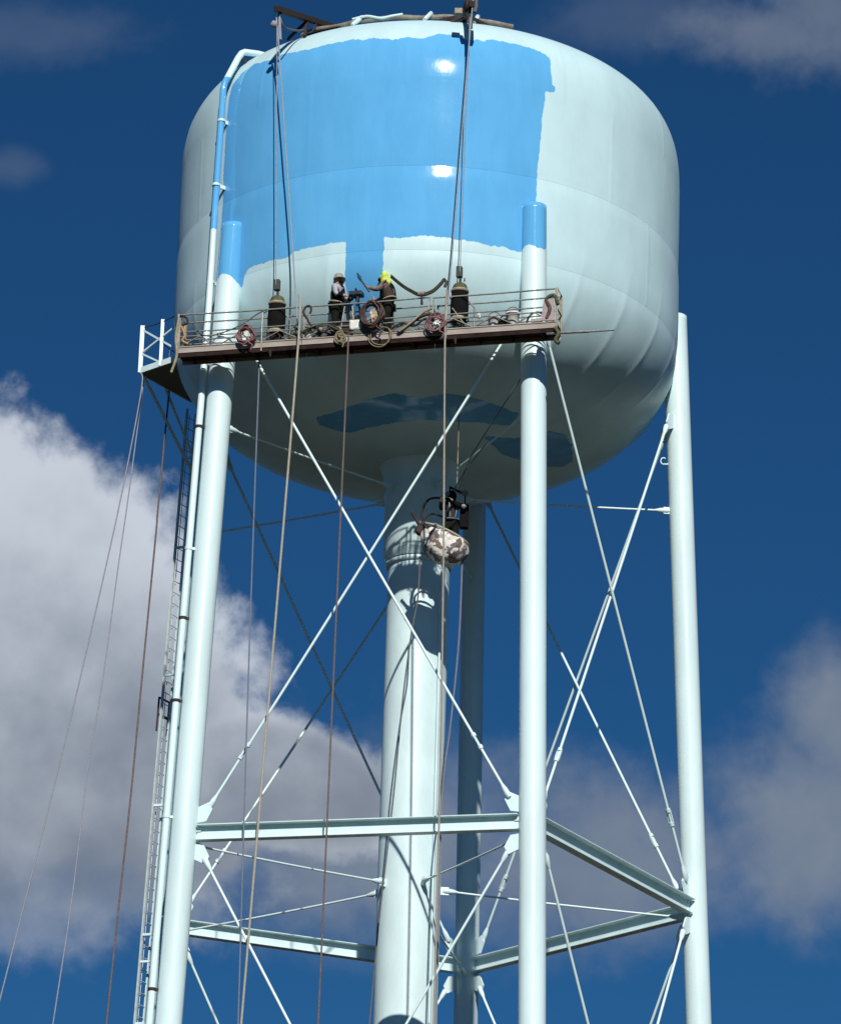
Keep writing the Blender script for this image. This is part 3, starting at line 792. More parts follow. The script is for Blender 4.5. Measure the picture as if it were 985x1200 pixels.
def coil(loc, rx, rz, m_, label, turns=5, th=.028, lining=None, group='hose coils hung on the stage', seed=1):
    rnd = random.Random(seed)
    o = empty('hose_coil', loc, AZ, label, 'hose', group)
    for t_ in range(turns):
        a = rx*(1-.07*(t_ % 4))+rnd.uniform(-.02, .02); b = rz*(1-.06*(t_ % 5))+rnd.uniform(-.02, .03); oy = -.014*t_
        dx, dz = rnd.uniform(-.03, .03), rnd.uniform(-.05, .02)
        ph = rnd.uniform(0, 6)
        mb = MB(); mb.tube([(dx+a*cos(q)+.018*sin(3*q+ph), oy+.02*sin(2*q+ph), dz+b*sin(q)+.015*cos(2*q+ph)) for q in [2*PI*i/32 for i in range(32)]], th, 7, closed=True)
        mb.build('hose_turn', m_, o)
    if lining:
        vs = [(0, -.07, .0)]; nn = 14
        for ring, q_ in ((.6, -.09), (1, -.03)):
            for k in range(nn):
                a = 2*PI*k/nn; w_ = 1+rnd.uniform(-.22, .22); vs.append((rx*.42*ring*w_*cos(a)+.02, q_+rnd.uniform(-.02, .02), rz*.55*ring*w_*sin(a)+.02))
        mb = MB(); mb.add(vs, [(0, 1+k, 1+(k+1) % nn) for k in range(nn)]+[(1+k, 1+nn+k, 1+nn+(k+1) % nn, 1+(k+1) % nn) for k in range(nn)]); q = mb.build('lining', lining, o)
        sm = q.modifiers.new('solid', 'SOLIDIFY'); sm.thickness = .02
        mb = MB(); mb.tube(catmull([(rx*.6, -.12, -rz*.6), (rx*.5, -.14, -rz*1.1), (rx*.9, -.12, -rz*1.4), (rx*.7, -.1, -rz*1.9)], 4), th, 6); mb.build('hose_tail', m_, o)
    mb = MB(); mb.tube(catmull([(0, -.02, rz*.9), (.02, -.06, rz*1.25), (-.03, -.03, rz*1.5)], 4), .02, 6); mb.build('hanger', M_tan, o)
    return o
coil(S(-2.72, YO-.07, .42), .21, .22, M_pink, 'pink hose coil hung low on the railing left of the left hoist', 9, .019, M_bucket, seed=3)
coil(S(.44, YO-.09, .72), .27, .33, M_rust, 'big rust-brown hose coil with a beige middle hanging between the two workers', 13, .021, M_mesh, seed=4)
coil(S(2.02, YO-.07, .38), .23, .22, M_pink, 'mauve-pink hose coil beside the right hoist with a pale cloth inside', 9, .019, M_bucket, seed=5)
coil(S(.62, YO-.05, .20), .27, .24, mat('tan_cord', (.24, .20, .13), .8, vscale=20), 'loose tan cord loop dangling below the big rust coil', 2, .015, None, 'cord loops under the stage edge', seed=6)
coil(S(-.38, YO-.05, .22), .14, .16, MATS['tan_cord'], 'small tan cord bundle with a pale centre at the edge below the left worker', 4, .022, M_tan, 'cord loops under the stage edge', seed=7)

def bucket(x, y, z, r_, h, m_, label, handle=True):
    o = empty('bucket', S(x, y, z), AZ, label, 'bucket', 'paint buckets on the stage')
    mb = MB(); mb.lathe([(r_*.82, 0), (r_, h), (r_*1.06, h), (r_*1.06, h-.03)], 20); mb.build('pail', m_, o)
    mb = MB(); mb.lathe([(r_*.98, h+.002), (r_*.98, h+.012)], 20); mb.build('lid', m_, o)
    if handle:
        mb = MB(); mb.tube([(r_*1.05*cos(a), -.02, h-.02+r_*1.05*sin(a)) for a in [PI*i/10 for i in range(11)]], .008, 6); mb.build('handle', M_dark, o)
bucket(-1.22, -6.80, .27, .11, .26, M_bucket, 'small white bucket on the deck left of the left worker')
bucket(-.02, -6.78, .45, .14, .16, M_bucket, 'shallow white paint tub propped between the two workers')
bucket(3.35, -6.65, .25, .15, .36, M_bucket, 'white bucket standing right of the right hoist')
bucket(3.78, -6.55, .28, .17, .45, M_bucket, 'tall white bucket with a dark cloth near the front right leg')
# tool box and bags on the deck
def gearbag(x, y, z, sx, sy, sz, m_, label, cat='tool bag', seed=1):
    rnd = random.Random(seed); o = empty('tool_bag', S(x, y, z), AZ, label, cat)
    vs = []; n = 12; fs = []
    rings = 6
    for i in range(rings):
        t = i/(rings-1); rr = [.85, 1.0, 1.02, .9, .65, .28][i]
        for k in range(n):
            a = 2*PI*k/n; q = 1+rnd.uniform(-.13, .13)
            vs.append((sx*rr*q*cos(a), sy*rr*q*sin(a), sz*t*(1+rnd.uniform(-.05, .05))))
    for i in range(rings-1):
        for k in range(n): fs.append((i*n+k, i*n+(k+1) % n, (i+1)*n+(k+1) % n, (i+1)*n+k))
    mb = MB(); mb.add(vs, fs+[tuple(range(n))[::-1], tuple((rings-1)*n+k for k in range(n))], True)
    b = mb.build('bag', m_, o); sb = b.modifiers.new('sub', 'SUBSURF'); sb.levels = 1; sb.render_levels = 1
    mb = MB(); mb.tube(catmull([(-sx*.5, 0, sz*.85), (-sx*.3, 0, sz*1.25), (sx*.3, 0, sz*1.25), (sx*.5, 0, sz*.85)], 4), .014, 6); mb.build('handle', M_dark, o)
    return o
gearbag(3.62, -6.78, .27, .17, .12, .24, M_black, 'small black tool bag slumped beside the white buckets', seed=2)
gearbag(-.95, -6.72, .27, .36, .16, .30, mat('grey_cloth', (.07, .075, .07), .8, vscale=8, bump=.5), 'dark grey gear bag lying behind the railing left of the left worker', seed=3)
gearbag(.10, -6.90, .25, .30, .10, .44, mat('sage_cloth', (.12, .14, .11), .85, vscale=7, bump=.6), 'grey-green gear heap on the deck left of the big rust coil', seed=4)
gearbag(-1.62, -6.75, .27, .15, .12, .26, M_olive, 'small olive tool bag just right of the left hoist', seed=5)
o = empty('wheel_guard', S(4.45, YO+.06, .30), AZ, 'black half-round guide wheel on the deck at the front right leg', 'wheel')
mb = MB(); mb.tube([(.24*cos(a), 0, .27*sin(a)) for a in [PI*i/14 for i in range(15)]], .026, 8); mb.build('hoop', M_dark, o)
mb = MB(); mb.box(-.13, .13, -.06, .06, .0, .09); mb.build('housing', M_deck, o, .01)
o = empty('extension_pole', S(5.0, -6.9, -.03), AZ, 'long grey pole sticking out from the right end of the stage', 'pole')
mb = MB(); mb.tube([(-.3, 0, .02), (.4, 0, .01), (.72, 0, .0)], .036, 10); mb.build('sleeve', M_alu, o)
mb = MB(); mb.tube([(.68, 0, .0), (1.34, 0, .0)], .026, 10); mb.build('inner_tube', M_cable, o)
# hanging black hose bundle between right worker and the hoist rope
o = empty('hanging_hose', S(1.02, YO-.02, 1.46), AZ, 'dark hose bundle sagging from the yellow-hooded worker to the hoist line', 'hose')
P = [(-.18, 0, .28), (.1, 0, .02), (.32, 0, -.14), (.58, -.02, -.28), (.86, 0, -.20), (1.06, 0, -.02), (1.14, 0, .08), (1.20, 0, .02), (1.16, 0, -.1)]
mb = MB(); mb.tube(catmull(P, 6), .038, 8); mb.build('hose', mat('dark_hose', (.05, .05, .04), .6, vscale=10), o)
mb = MB(); mb.tube([(q[0], q[1]-.04, q[2]+.03) for q in catmull(P, 6)], .018, 6); mb.build('cord', M_olive, o)
mb = MB(); mb.tube([(.52, -.02, -.24), (.68, -.02, -.24)], .06, 8); mb.build('binding', mat('grey_pink_tape', (.28, .22, .22), .7), o)
mb = MB(); mb.tube([(.60, -.02, -.30), (.61, -.02, -.52)], [.02, .035], 8); mb.build('nozzle', M_dark, o)
o = empty('hanging_hose', S(1.05, YO-.03, .25), AZ, 'brown diagonal hose run slanting across the railing to the mauve coil', 'hose')
mb = MB(); mb.tube(catmull([(0, 0, -.02), (.28, -.02, .16), (.5, -.01, .34), (.78, -.02, .42), (.95, 0, .34)], 5), .042, 8); mb.build('hose', M_rust, o)
mb = MB(); mb.tube(catmull([(.05, -.05, .0), (.34, -.07, .20), (.62, -.05, .45), (.85, -.05, .55)], 5), .03, 8); mb.build('cord', M_tan, o)
o = empty('gooseneck_hook', S(-1.30, YO, .62), AZ, 'black curved hook clamped to the railing left of the left worker', 'hook')
mb = MB(); mb.tube(catmull([(.42, 0, -.14), (.2, 0, -.05), (.06, 0, .18), (-.03, -.01, .34), (.02, 0, .48), (.12, 0, .50), (.16, 0, .40), (.13, 0, .3)], 5), .028, 8); mb.build('arm', M_dark, o)
mb = MB(); mb.lathe([(.05, -.03), (.05, .03)], 12, (.42, 0, -.14), (0, 1, 0)); mb.build('clamp', M_alu, o)
o = empty('roller_tray', S(-.06, -6.80, 1.36), AZ, 'navy paint tray held out between the two workers', 'paint tray')
mb = MB(); mb.box(-.155, .155, -.12, .12, 0, .012); mb.box(-.155, .155, -.125, -.113, .012, .10); mb.box(-.155, .155, .113, .125, .012, .10); mb.box(-.165, -.153, -.125, .125, .0, .10); mb.box(.153, .165, -.125, .125, 0, .10); mb.build('tray', M_navy, o, .008)
mb = MB(); mb.tube([(.05, -.05, -.01), (.02, -.1, -.45)], .018, 6); mb.build('grip', M_navy, o)


o = empty('draped_hose', S(-4.1, YO-.02, .62), AZ, 'thin dark hose draped along the left railing from the end frame to the left hoist', 'hose')
mb = MB(); mb.tube(catmull([(0, 0, .45), (.1, -.02, .10), (.35, -.02, -.12), (.8, -.02, -.05), (1.25, -.03, .12), (1.6, -.02, .36), (1.85, -.02, .48)], 5), .017, 6); mb.build('hose', M_grey, o)
o = empty('draped_hose', S(-1.55, YO-.01, .50), AZ, 'tangled dark hose lying along the lower railing left of the left worker', 'hose')
mb = MB(); mb.tube(catmull([(0, 0, .10), (.25, -.03, -.08), (.5, 0, .06), (.75, -.04, -.12), (1.0, -.02, .05), (1.2, -.02, -.18), (1.45, 0, -.05), (1.7, -.02, .12)], 5), .028, 7); mb.build('hose', M_dark, o)
mb = MB(); mb.tube(catmull([(.1, -.04, -.15), (.4, -.05, .02), (.8, -.03, .08), (1.15, -.05, -.1), (1.5, -.04, -.2)], 5), .02, 6); mb.build('cord', M_olive, o)
o = empty('draped_hose', S(.85, YO-.01, .40), AZ, 'dark hose and cord lying along the lower railing right of the big coil', 'hose')
mb = MB(); mb.tube(catmull([(0, 0, -.05), (.3, -.03, .08), (.6, 0, .0), (.9, -.03, .16), (1.3, 0, .02), (1.6, -.03, .08)], 5), .026, 7); mb.build('hose', M_dark, o)
o = empty('rag', S(-.15, YO-.03, .60), AZ, 'white paint-stained rag thrown over the railing between the two workers', 'rag')
vs = [(x*.05, -.02-.015*sin(x*1.7+z_), .05-.05*z_+.012*cos(x*2)) for z_ in range(6) for x in range(7)]
mb = MB(); mb.add(vs, [(i*7+k, i*7+k+1, (i+1)*7+k+1, (i+1)*7+k) for i in range(5) for k in range(6)], True); c = mb.build('cloth', M_bucket, o)
sm = c.modifiers.new('solid', 'SOLIDIFY'); sm.thickness = .012
o = empty('spray_pump', S(-.22, -6.82, .255), AZ, 'dark paint spray pump standing on the deck between the workers', 'paint pump')
mb = MB(); mb.box(-.17, .17, -.10, .10, .16, .40); mb.build('motor', M_dark, o, .02)
mb = MB(); mb.lathe([(.05, .0), (.05, .5), (.075, .52), (.075, .66), (.03, .70)], 12, (.08, 0, .02)); mb.build('cylinder', M_alu, o)
for x in (-.18, .18):
    mb = MB(); mb.tube([(x, -.1, .0), (x*.8, -.1, .42), (x*.5, -.08, .85)], .016, 6); mb.build('frame', M_alu, o)
mb = MB(); mb.tube([(-.09, -.08, .85), (.09, -.08, .85)], .02, 6); mb.build('handle', M_dark, o)
for x, lb in ((-3.45, 'small white clamp on the railing left of the pink coil'), (3.05, 'small white clamp on the railing left of the white buckets')):
    o = empty('rail_clamp', S(x, YO, .54), AZ, lb, 'clamp', 'clamps on the railing')
    mb = MB(); mb.box(-.035, .035, -.04, .03, -.05, .06); mb.build('jaw', M_bucket, o, .008)
    mb = MB(); mb.tube([(0, -.04, .0), (0, -.12, -.02)], .012, 6); mb.build('screw', M_alu, o)

# ------------------------------------------------------------------ people
def skin_mesh(name, joints, bones, m_, parent, root, sub=1, loc=None):
    """joints: {name: (pos, radius)}; bones: pairs of names; one continuous skinned surface"""
    names = list(joints); idx = {n_: i for i, n_ in enumerate(names)}
    me = bpy.data.meshes.new(name)
    me.from_pydata([tuple(joints[n_][0]) for n_ in names], [(idx[a], idx[b]) for a, b in bones], [])
    o = link(name, me, parent)
    sk = o.modifiers.new('skin', 'SKIN')
    if not me.skin_vertices: 
        bpy.context.view_layer.objects.active = o
    lay = me.skin_vertices[0].data if me.skin_vertices else None
    for i, n_ in enumerate(names):
        r_ = joints[n_][1]; r_ = r_ if isinstance(r_, tuple) else (r_, r_)
        lay[i].radius = r_
        lay[i].use_root = (n_ == root)
    sk.use_smooth_shade = True
    s_ = o.modifiers.new('sub', 'SUBSURF'); s_.levels = sub; s_.render_levels = sub
    me.materials.append(m_)
    return o
def hand(J, B, side, wr, d, curl, up):
    """palm and five fingers grown from the wrist along d, curling towards `curl`"""
    d = Vector(d).normalized(); c = Vector(curl).normalized(); w = d.cross(c).normalized()
    p0 = Vector(J[wr][0])
    J[side+'palm'] = (p0+d*.06, (.030, .024)); B.append((wr, side+'palm'))
    J[side+'kn'] = (p0+d*.095, (.026, .020)); B.append((side+'palm', side+'kn'))
    for i, (off, L) in enumerate(((-.027, .060), (-.009, .072), (.009, .066), (.026, .052))):
        a, b, e = f'{side}f{i}a', f'{side}f{i}b', f'{side}f{i}c'
        q = p0+d*.105+w*off
        J[a] = (q, .0095); J[b] = (q+d*L*.45+c*L*.28, .009); J[e] = (q+d*L*.45+c*L*.85, .0078)
        B += [(side+'kn', a), (a, b), (b, e)]
    a, b = side+'t0', side+'t1'
    J[a] = (p0+d*.055-w*.040+c*.012, .0105); J[b] = (p0+d*.085-w*.050+c*.040, .009); B += [(side+'palm', a), (a, b)]
def person(loc, rz, label, P, wear, group='workers on the tower'):
    """P: joint positions in the person's own frame (x forward, y left, z up from the soles)"""
    o = empty('person', loc, rz, label, 'person', group)
    J = {}; B = []
    def j(n_, p, r_): J[n_] = (Vector(p), r_)
    j('pelvis', P['pelvis'], (.135, .105)); j('waist', P['waist'], (.125, .095)); j('chest', P['chest'], (.155, .11)); j('up', P['up'], (.12, .085))
    j('neck', P['neck'], .055); j('skull', P['skull'], (.075, .088)); j('crown', P['crown'], (.062, .072))
    f = Vector(P['look']).normalized()
    j('nose', Vector(P['skull'])+f*.095-V(0, 0, .012), .013); j('chin', Vector(P['skull'])+f*.055-V(0, 0, .085), .035)
    B += [('pelvis', 'waist'), ('waist', 'chest'), ('chest', 'up'), ('up', 'neck'), ('neck', 'skull'), ('skull', 'crown'), ('skull', 'nose'), ('neck', 'chin')]
    lat = f.cross(V(0, 0, 1)).normalized()
    for s_, sg in (('r', 1), ('l', -1)):
        j(s_+'ear', Vector(P['skull'])+lat*sg*.083, .016); B.append(('skull', s_+'ear'))
        j(s_+'sh', P[s_+'sh'], .062); j(s_+'el', P[s_+'el'], .045); j(s_+'wr', P[s_+'wr'], .030)
        B += [('up', s_+'sh'), (s_+'sh', s_+'el'), (s_+'el', s_+'wr')]
        hand(J, B, s_, s_+'wr', Vector(P[s_+'wr'])-Vector(P[s_+'el']), P.get(s_+'curl', (0, 0, -1)), None)
        j(s_+'hip', P[s_+'hip'], .092); j(s_+'kn_', P[s_+'knee'], .064); j(s_+'an', P[s_+'ank'], .043); j(s_+'toe', Vector(P[s_+'ank'])+V(.15, 0, -.045), .035)
        B += [('pelvis', s_+'hip'), (s_+'hip', s_+'kn_'), (s_+'kn_', s_+'an'), (s_+'an', s_+'toe')]
    skin_mesh('body', J, B, wear['skin'], o, 'pelvis', 2)
    # shirt with sleeves
    def sub(names, bones, grow, name, m_, root, scale=None):
        JJ = {}
        for n_ in names:
            r_ = J[n_][1]; r_ = r_ if isinstance(r_, tuple) else (r_, r_)
            JJ[n_] = (J[n_][0], (r_[0]+grow, r_[1]+grow))
        return skin_mesh(name, JJ, bones, m_, o, root, 2)
    sub(['pelvis', 'waist', 'chest', 'up', 'rsh', 'rel', 'rwr', 'lsh', 'lel', 'lwr'], [('pelvis', 'waist'), ('waist', 'chest'), ('chest', 'up'), ('up', 'rsh'), ('rsh', 'rel'), ('rel', 'rwr'), ('up', 'lsh'), ('lsh', 'lel'), ('lel', 'lwr')], .022, 'shirt', wear['shirt'], 'pelvis')
    sub(['pelvis', 'rhip', 'rkn_', 'ran', 'lhip', 'lkn_', 'lan'], [('pelvis', 'rhip'), ('rhip', 'rkn_'), ('rkn_', 'ran'), ('pelvis', 'lhip'), ('lhip', 'lkn_'), ('lkn_', 'lan')], .028, 'trousers', wear['trousers'], 'pelvis')
    if 'cuffs' in wear:
        for s_ in 'rl': sub([s_+'el', s_+'wr'], [(s_+'el', s_+'wr')], .027, 'dark_sleeve', wear['cuffs'], s_+'el')
    if 'vest' in wear: sub(['pelvis', 'waist', 'chest', 'up'], [('pelvis', 'waist'), ('waist', 'chest'), ('chest', 'up')], .048, 'vest', wear['vest'], 'pelvis')
    for s_ in 'rl':
        sub([s_+'an', s_+'toe'], [(s_+'an', s_+'toe')], .022, 'boot', M_dark, s_+'an')
    # head wear
    hp = Vector(P['skull']); up = (Vector(P['crown'])-hp).normalized()
    if wear.get('helmet'):
        mb = MB(); mb.lathe([(.135, .02), (.128, .03), (.125, .07), (.108, .125), (.07, .165), (.02, .178)], 22, hp-up*.0, up); h = mb.build('helmet', wear['helmet'], o)
        mb = MB(); mb.lathe([(.150, .018), (.150, .028), (.12, .04)], 22, hp+f*.02, up); mb.build('brim', wear['helmet'], h)
        mb = MB(); mb.tube([hp+f*.085+lat*.05*q-V(0, 0, .045) for q in (-1, -.4, .4, 1)], [.03, .045, .045, .03], 8); mb.build('face_cover', M_black, o)
    if wear.get('hood'):
        mb = MB(); mb.tube(catmull([hp+f*.075+up*.075, hp+f*.05+up*.055, hp+up*.045-f*.0, hp-f*.03, hp-f*.055-V(0, 0, .07), hp-f*.085-V(0, 0, .15), hp-f*.12-V(0, 0, .24)], 3),
                           [.02, .045, .07, .09, .106, .118, .125, .13, .128, .125, .12, .12, .122, .128, .135, .14, .14, .125, .10], 16)
        mb.build('hood', wear['hood'], o)
        mb = MB(); mb.tube([hp+f*.075+lat*.055*q-V(0, 0, .035) for q in (-1, -.4, .4, 1)], [.03, .055, .055, .03], 8); mb.build('face_cover', M_black, o)
    # harness straps
    c = Vector(P['chest']); u_ = Vector(P['up'])
    if wear.get('harness'):
        for sg in (1, -1):
            mb = MB(); mb.tube(catmull([Vector(P['waist'])+f*.14+lat*.07*sg, c+f*.17+lat*.09*sg, u_+f*.08+lat*.09*sg+V(0, 0, .08), u_-f*.11+lat*.06*sg, c-f*.17+lat*.02*sg, Vector(P['waist'])-f*.15+lat*.05*sg], 4), .018, 6)
            mb.build('harness_strap', wear['harness'], o)
        mb = MB(); wst = Vector(P['waist'])-V(0, 0, .05)
        mb.tube([wst+f*.17*cos(a)+lat*.19*sin(a) for a in [2*PI*i/16 for i in range(16)]], .024, 6, closed=True); mb.build('harness_belt', wear['belt'], o)
    return o
base = dict(pelvis=(0, 0, .93), waist=(.0, 0, 1.08), chest=(.01, 0, 1.29), up=(0, 0, 1.42), neck=(.01, 0, 1.52), skull=(.03, 0, 1.635), crown=(.025, 0, 1.71), look=(1, 0, -.05),
            rsh=(0, -.18, 1.42), lsh=(0, .18, 1.42), rel=(.05, -.25, 1.15), lel=(.05, .25, 1.15), rwr=(.22, -.2, 1.0), lwr=(.22, .2, 1.0),
            rhip=(0, -.09, .88), lhip=(0, .09, .88), rknee=(.03, -.12, .48), lknee=(.03, .12, .48), rank=(0, -.13, .08), lank=(0, .13, .08))
FLOOR = .255
# left worker: turned to the right, right arm reaching out to the tray
P1 = dict(base); P1.update(rsh=(.02, -.19, 1.43), rel=(.06, -.24, 1.17), rwr=(.28, -.16, 1.12), lsh=(0, .18, 1.42), lel=(.20, .22, 1.18), lwr=(.38, .08, 1.14), look=(.8, -.5, -.2), rcurl=(0, .3, -1), lcurl=(0, -.3, -1))
person(S(-.58, -6.66, FLOOR), AZ+R(-8), 'worker in a sand helmet, pale lilac shirt and dark vest, facing right on the stage', P1,
       dict(skin=M_skin, cuffs=M_black, shirt=M_shirt, trousers=M_trous, vest=M_vest, helmet=M_hel, harness=M_black, belt=M_tan))
# right worker: turned to the left, bent a little forward, forearm raised with the brush
P2 = dict(base); P2.update(pelvis=(-.03, 0, .92), waist=(.0, 0, 1.07), chest=(.05, 0, 1.27), up=(.08, 0, 1.40), neck=(.12, 0, 1.49), skull=(.17, 0, 1.60), crown=(.16, 0, 1.67), look=(1, .25, -.25),
                        lsh=(.08, .18, 1.39), lel=(.26, .24, 1.19), lwr=(.47, .20, 1.27), rsh=(.06, -.18, 1.40), rel=(.22, -.2, 1.12), rwr=(.43, -.1, 1.05), lcurl=(.3, 0, 1), rcurl=(0, .3, -1))
person(S(.73, -6.66, FLOOR), AZ+PI+R(4), 'worker in a neon yellow hood and taupe shirt holding up a brush on the stage', P2,
       dict(skin=M_skin, shirt=M_taupe, trousers=M_trous, vest=mat('brown_vest', (.07, .05, .04), .9, spec=.12), hood=M_neon, harness=M_black, belt=M_tan))
# the long-handled brush in his hand
hx = S(.73, -6.66, FLOOR)+Matrix.Rotation(AZ+PI+R(4), 3, 'Z')@V(.56, .20, 1.32)
o = empty('paint_brush', hx, AZ, 'dark long-handled paint brush raised by the yellow-hooded worker', 'brush')
mb = MB(); mb.tube([(.10, 0, -.16), (0, 0, 0), (-.13, 0, .17)], [.022, .026, .02], 8); mb.build('handle', M_navy, o)
mb = MB(); mb.tube([(-.12, 0, .16), (-.16, 0, .24), (-.22, 0, .36)], [.03, .045, .015], 8); mb.build('bristles', mat('blue_black_bristles', (.02, .05, .09), .8), o)

# ------------------------------------------------------------------ spider basket by the riser with a worker in it
BX = V(.63, -2.85, 37.38)
bk = empty('work_basket', BX, 0, 'round work basket wrapped in brown and cream patched cloth, hanging in front of the riser', 'work basket')
rnd = random.Random(5); vs = []; fs = []; n = 28
rings = [(.20, .10), (.36, .13), (.47, .22), (.55, .36), (.60, .50), (.61, .64), (.57, .76), (.52, .80)]
for i, (r_, z) in enumerate(rings):
    for k in range(n):
        a = 2*PI*k/n; q = 1+.05*sin(3*a+i*.9)+.045*sin(9*a+i*.5)+rnd.uniform(-.03, .03)
        tilt = -.26*cos(a)*(z/.99)
        vs.append((r_*q*cos(a), r_*q*sin(a)*.8, z+tilt+.035*sin(5*a+i)))
for i in range(len(rings)-1):
    for k in range(n): fs.append((i*n+k, i*n+(k+1) % n, (i+1)*n+(k+1) % n, (i+1)*n+k))
mb = MB(); mb.add(vs, fs+[tuple(range(n))[::-1]], True); c = mb.build('cloth_wrap', M_bag, bk)
sm = c.modifiers.new('solid', 'SOLIDIFY'); sm.thickness = .03; sb = c.modifiers.new('sub', 'SUBSURF'); sb.levels = 1; sb.render_levels = 1
mb = MB(); mb.tube([(.58*cos(a), .46*sin(a), .80-.26*cos(a)) for a in [2*PI*i/24 for i in range(24)]], .03, 8, closed=True); mb.build('rim', M_cream, bk)
mb = MB(); mb.tube(catmull([(-.56, -.1, .98), (-.60, -.1, 1.35), (-.46, -.1, 1.68), (-.2, -.08, 1.76), (.12, 0, 1.70), (.2, 0, 1.2)], 5), .03, 8); mb.build('hoop_rail', M_dark, bk)
mb = MB(); mb.tube(catmull([(-.5, .1, .98), (-.52, .1, 1.25), (-.36, .1, 1.40), (-.1, .1, 1.34), (.1, .05, 1.2)], 5), .024, 8); mb.build('hoop_rail', M_dark, bk)
mb = MB(); mb.tube(catmull([(-.60, -.05, 1.0), (-.72, -.05, 1.16), (-.84, -.05, 1.38)], 4), [.05]*4+[.035]*5, 8); mb.build('drum_arm', M_dark, bk)
mb = MB(); mb.lathe([(.10, 0), (.13, .03), (.13, .14), (.10, .17)], 14, (-.62, -.15, .90), (0, 1, 0)); mb.build('spool', M_dark, bk)
mb = MB(); mb.box(.34, .56, -.1, .1, 1.0, 1.62); mb.build('hoist_motor', M_black, bk, .03)
mb = MB(); mb.box(.06, .10, -.04, .04, 1.0, 2.1); mb.box(.44, .48, -.04, .04, 1.0, 1.9); mb.bar((.08, 0, 2.08), (.46, 0, 1.9), .05, .05); mb.build('hoist_frame', M_dark, bk)
P3 = dict(base); P3.update(look=(1, .6, -.1), rsh=(.02, -.19, 1.41), rel=(.12, -.24, 1.30), rwr=(.24, -.2, 1.48), lsh=(.0, .18, 1.42), lel=(.18, .26, 1.30), lwr=(.22, .1, 1.45), rcurl=(-.3, .6, 0), lcurl=(0, -.6, 0))
M_gskin = mat('grey_glove_skin', (.30, .22, .19), .6)
person(BX+V(.14, -.08, .16), R(-110), 'worker in black clothes and a dark hood standing in the hanging work basket', P3,
       dict(skin=M_gskin, shirt=M_black, trousers=M_trous, vest=mat('charcoal_vest', (.02, .022, .024), .8), hood=M_black, harness=mat('grey_strap', (.25, .26, .25), .7), belt=M_grey))
for i, (dx, dz, r_, m_) in enumerate(((.02, 1.82, .07, 'grey_strap'), (.45, 1.86, .10, 'grey_strap'), (.42, 1.5, .08, 'grey_strap'))):
    mb = MB(); mb.lathe([(.02, -r_*.8), (r_*.8, -r_*.4), (r_, 0), (r_*.7, r_*.5), (.02, r_*.8)], 12, (dx, -.22, dz)); mb.build('shackle_pad', MATS[m_], bk)
rope('basket_cable', [(.88, -2.88, 39.45), (.88, -3.25, 41.5), (.90, -6.3, 43.6)], .018, MATS['beige_rope'], 'grey cable carrying the work basket up past the underside of the tank', 'cable', None, 1)
rope('rigging_sling', [(.95, -2.9, 39.6), (1.2, -3.5, 40.05), (2.45, -5.85, 41.4)], .02, MATS['grey_strap'], 'pale sling running from the basket hoist up to the front right leg', 'sling', None, 3)
rope('rigging_sling', [(.75, -2.9, 39.25), (1.05, -3.3, 39.7), (1.6, -3.9, 40.3)], .018, MATS['grey_strap'], 'short dull sling just below the one to the front right leg', 'sling', None, 3)

# ------------------------------------------------------------------ roof beams
def outrigger(tip, inner, label, kind):
    o = empty('roof_beam', tip, 0, label, 'beam', 'rigging beams on the tank roof')
    d = Vector(inner)-tip; t = d.normalized(); side = t.cross(V(0, 0, 1)).normalized()
    mb = MB(); mb.bar(-t*.25, d, .13, .15, up=(0, 0, 1)); mb.build('beam', M_dark, o, .01)
    return o, d, t, side
o, d, t_, sd = outrigger(V(-3.871, -5.936, 50.92), V(-2.35, -2.85, 51.98), 'dark roof beam on a trestle overhanging the upper left of the tank', 0)
mb = MB(); mb.tube([(0, 0, -.08), (.0, 0, -.25)], .04, 8); mb.build('shackle', M_dark, o)
b0 = V(-3.871, -5.936, 50.92)
def rel(p): return Vector(p)-b0
foot = pol(R(-36), 5.95, 50.72)
for s_ in (-1, 1):
    top = d*.42+V(0, 0, -.06)
    mb = MB(); mb.bar(top, rel(foot)+sd*.25*s_+V(.0, 0, 0), .07, .07); mb.build('trestle_leg', M_dark, o)
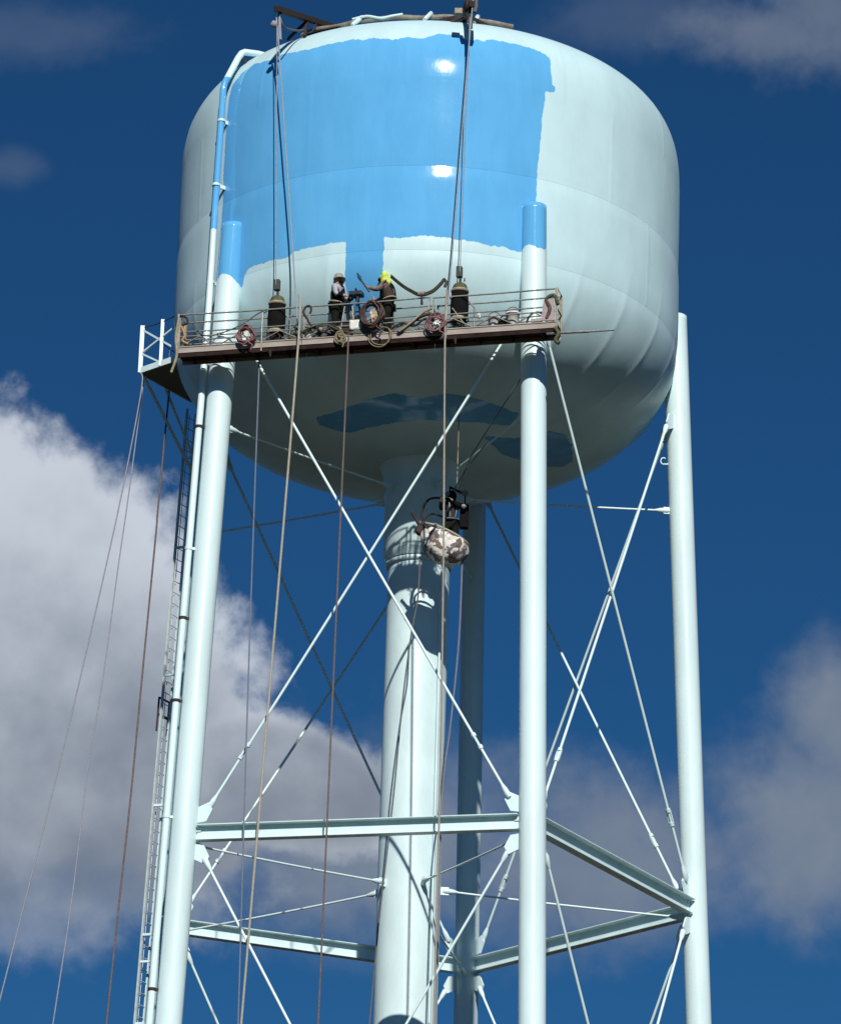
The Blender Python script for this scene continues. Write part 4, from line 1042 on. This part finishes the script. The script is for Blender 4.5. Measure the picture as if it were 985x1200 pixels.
mb = MB(); mb.bar(d*.55+V(0, 0, -.05), rel(pol(R(-33), 5.6, 50.98)), .06, .06); mb.build('trestle_leg', M_dark, o)
mb = MB(); mb.tube(catmull([V(0, 0, -.15), V(.1, .1, -.42), d*.28+V(0, 0, -.42), d*.42+V(0, 0, -.3)], 4), .025, 6); mb.build('lashing', M_grey, o)
mb = MB(); mb.lathe([(.02, -.09), (.10, -.04), (.10, .04), (.02, .09)], 10, (-.14, -.05, -.44), (1, 0, 0)); mb.build('hook_block', MATS['lilac_rope'], o)
tp = [d*.36+V(0, 0, -.5), d*.60+V(0, 0, -.18), d*.98+V(.1, 0, -.12), rel(pol(R(-27), 5.35, 51.12)), rel(pol(R(-35), 5.9, 50.80))]
mb = MB(); mb.plate(tp, sd, .06); mb.build('tarp', M_tarp, o)
mb = MB(); mb.tube([V(-.02, 0, -.1), V(-.0, -.02, -.5), V(.03, -.03, -.85)], .04, 8); mb.build('cable_sleeve', MATS['lilac_rope'], o)
o2, d2, t2, sd2 = outrigger(V(.867, -7.05, 50.62), V(.55, -3.2, 51.75), 'dark roof beam with spread legs overhanging the top centre of the tank', 1)
b2 = V(.867, -7.05, 50.62)
for q in (pol(R(1.5), 5.3, 51.08), pol(R(14.5), 5.3, 51.05), pol(R(4), 5.6, 50.9)):
    mb = MB(); mb.bar(d2*.36+V(0, 0, .05), q-b2, .07, .08); mb.build('trestle_leg', M_dark, o2)
mb = MB(); mb.bar(V(0, 0, -.62), V(0, 0, .35), .11, .11); mb.build('head_post', M_dark, o2)
mb = MB(); mb.tube([V(.14, -.03, .55), V(.13, -.03, -.05), V(.10, -.03, -.2)], .05, 8); mb.build('cable_sleeve', M_grey, o2)
mb = MB(); mb.lathe([(.05, -.05), (.17, -.03), (.17, .03), (.05, .05)], 14, (-.12, 0, -.02), (1, .3, 0)); mb.build('sheave', M_dark, o2)
mb = MB(); mb.box(-.40, -.2, .2, .4, -.12, .04); mb.build('shackle_block', M_tan, o2, .02)
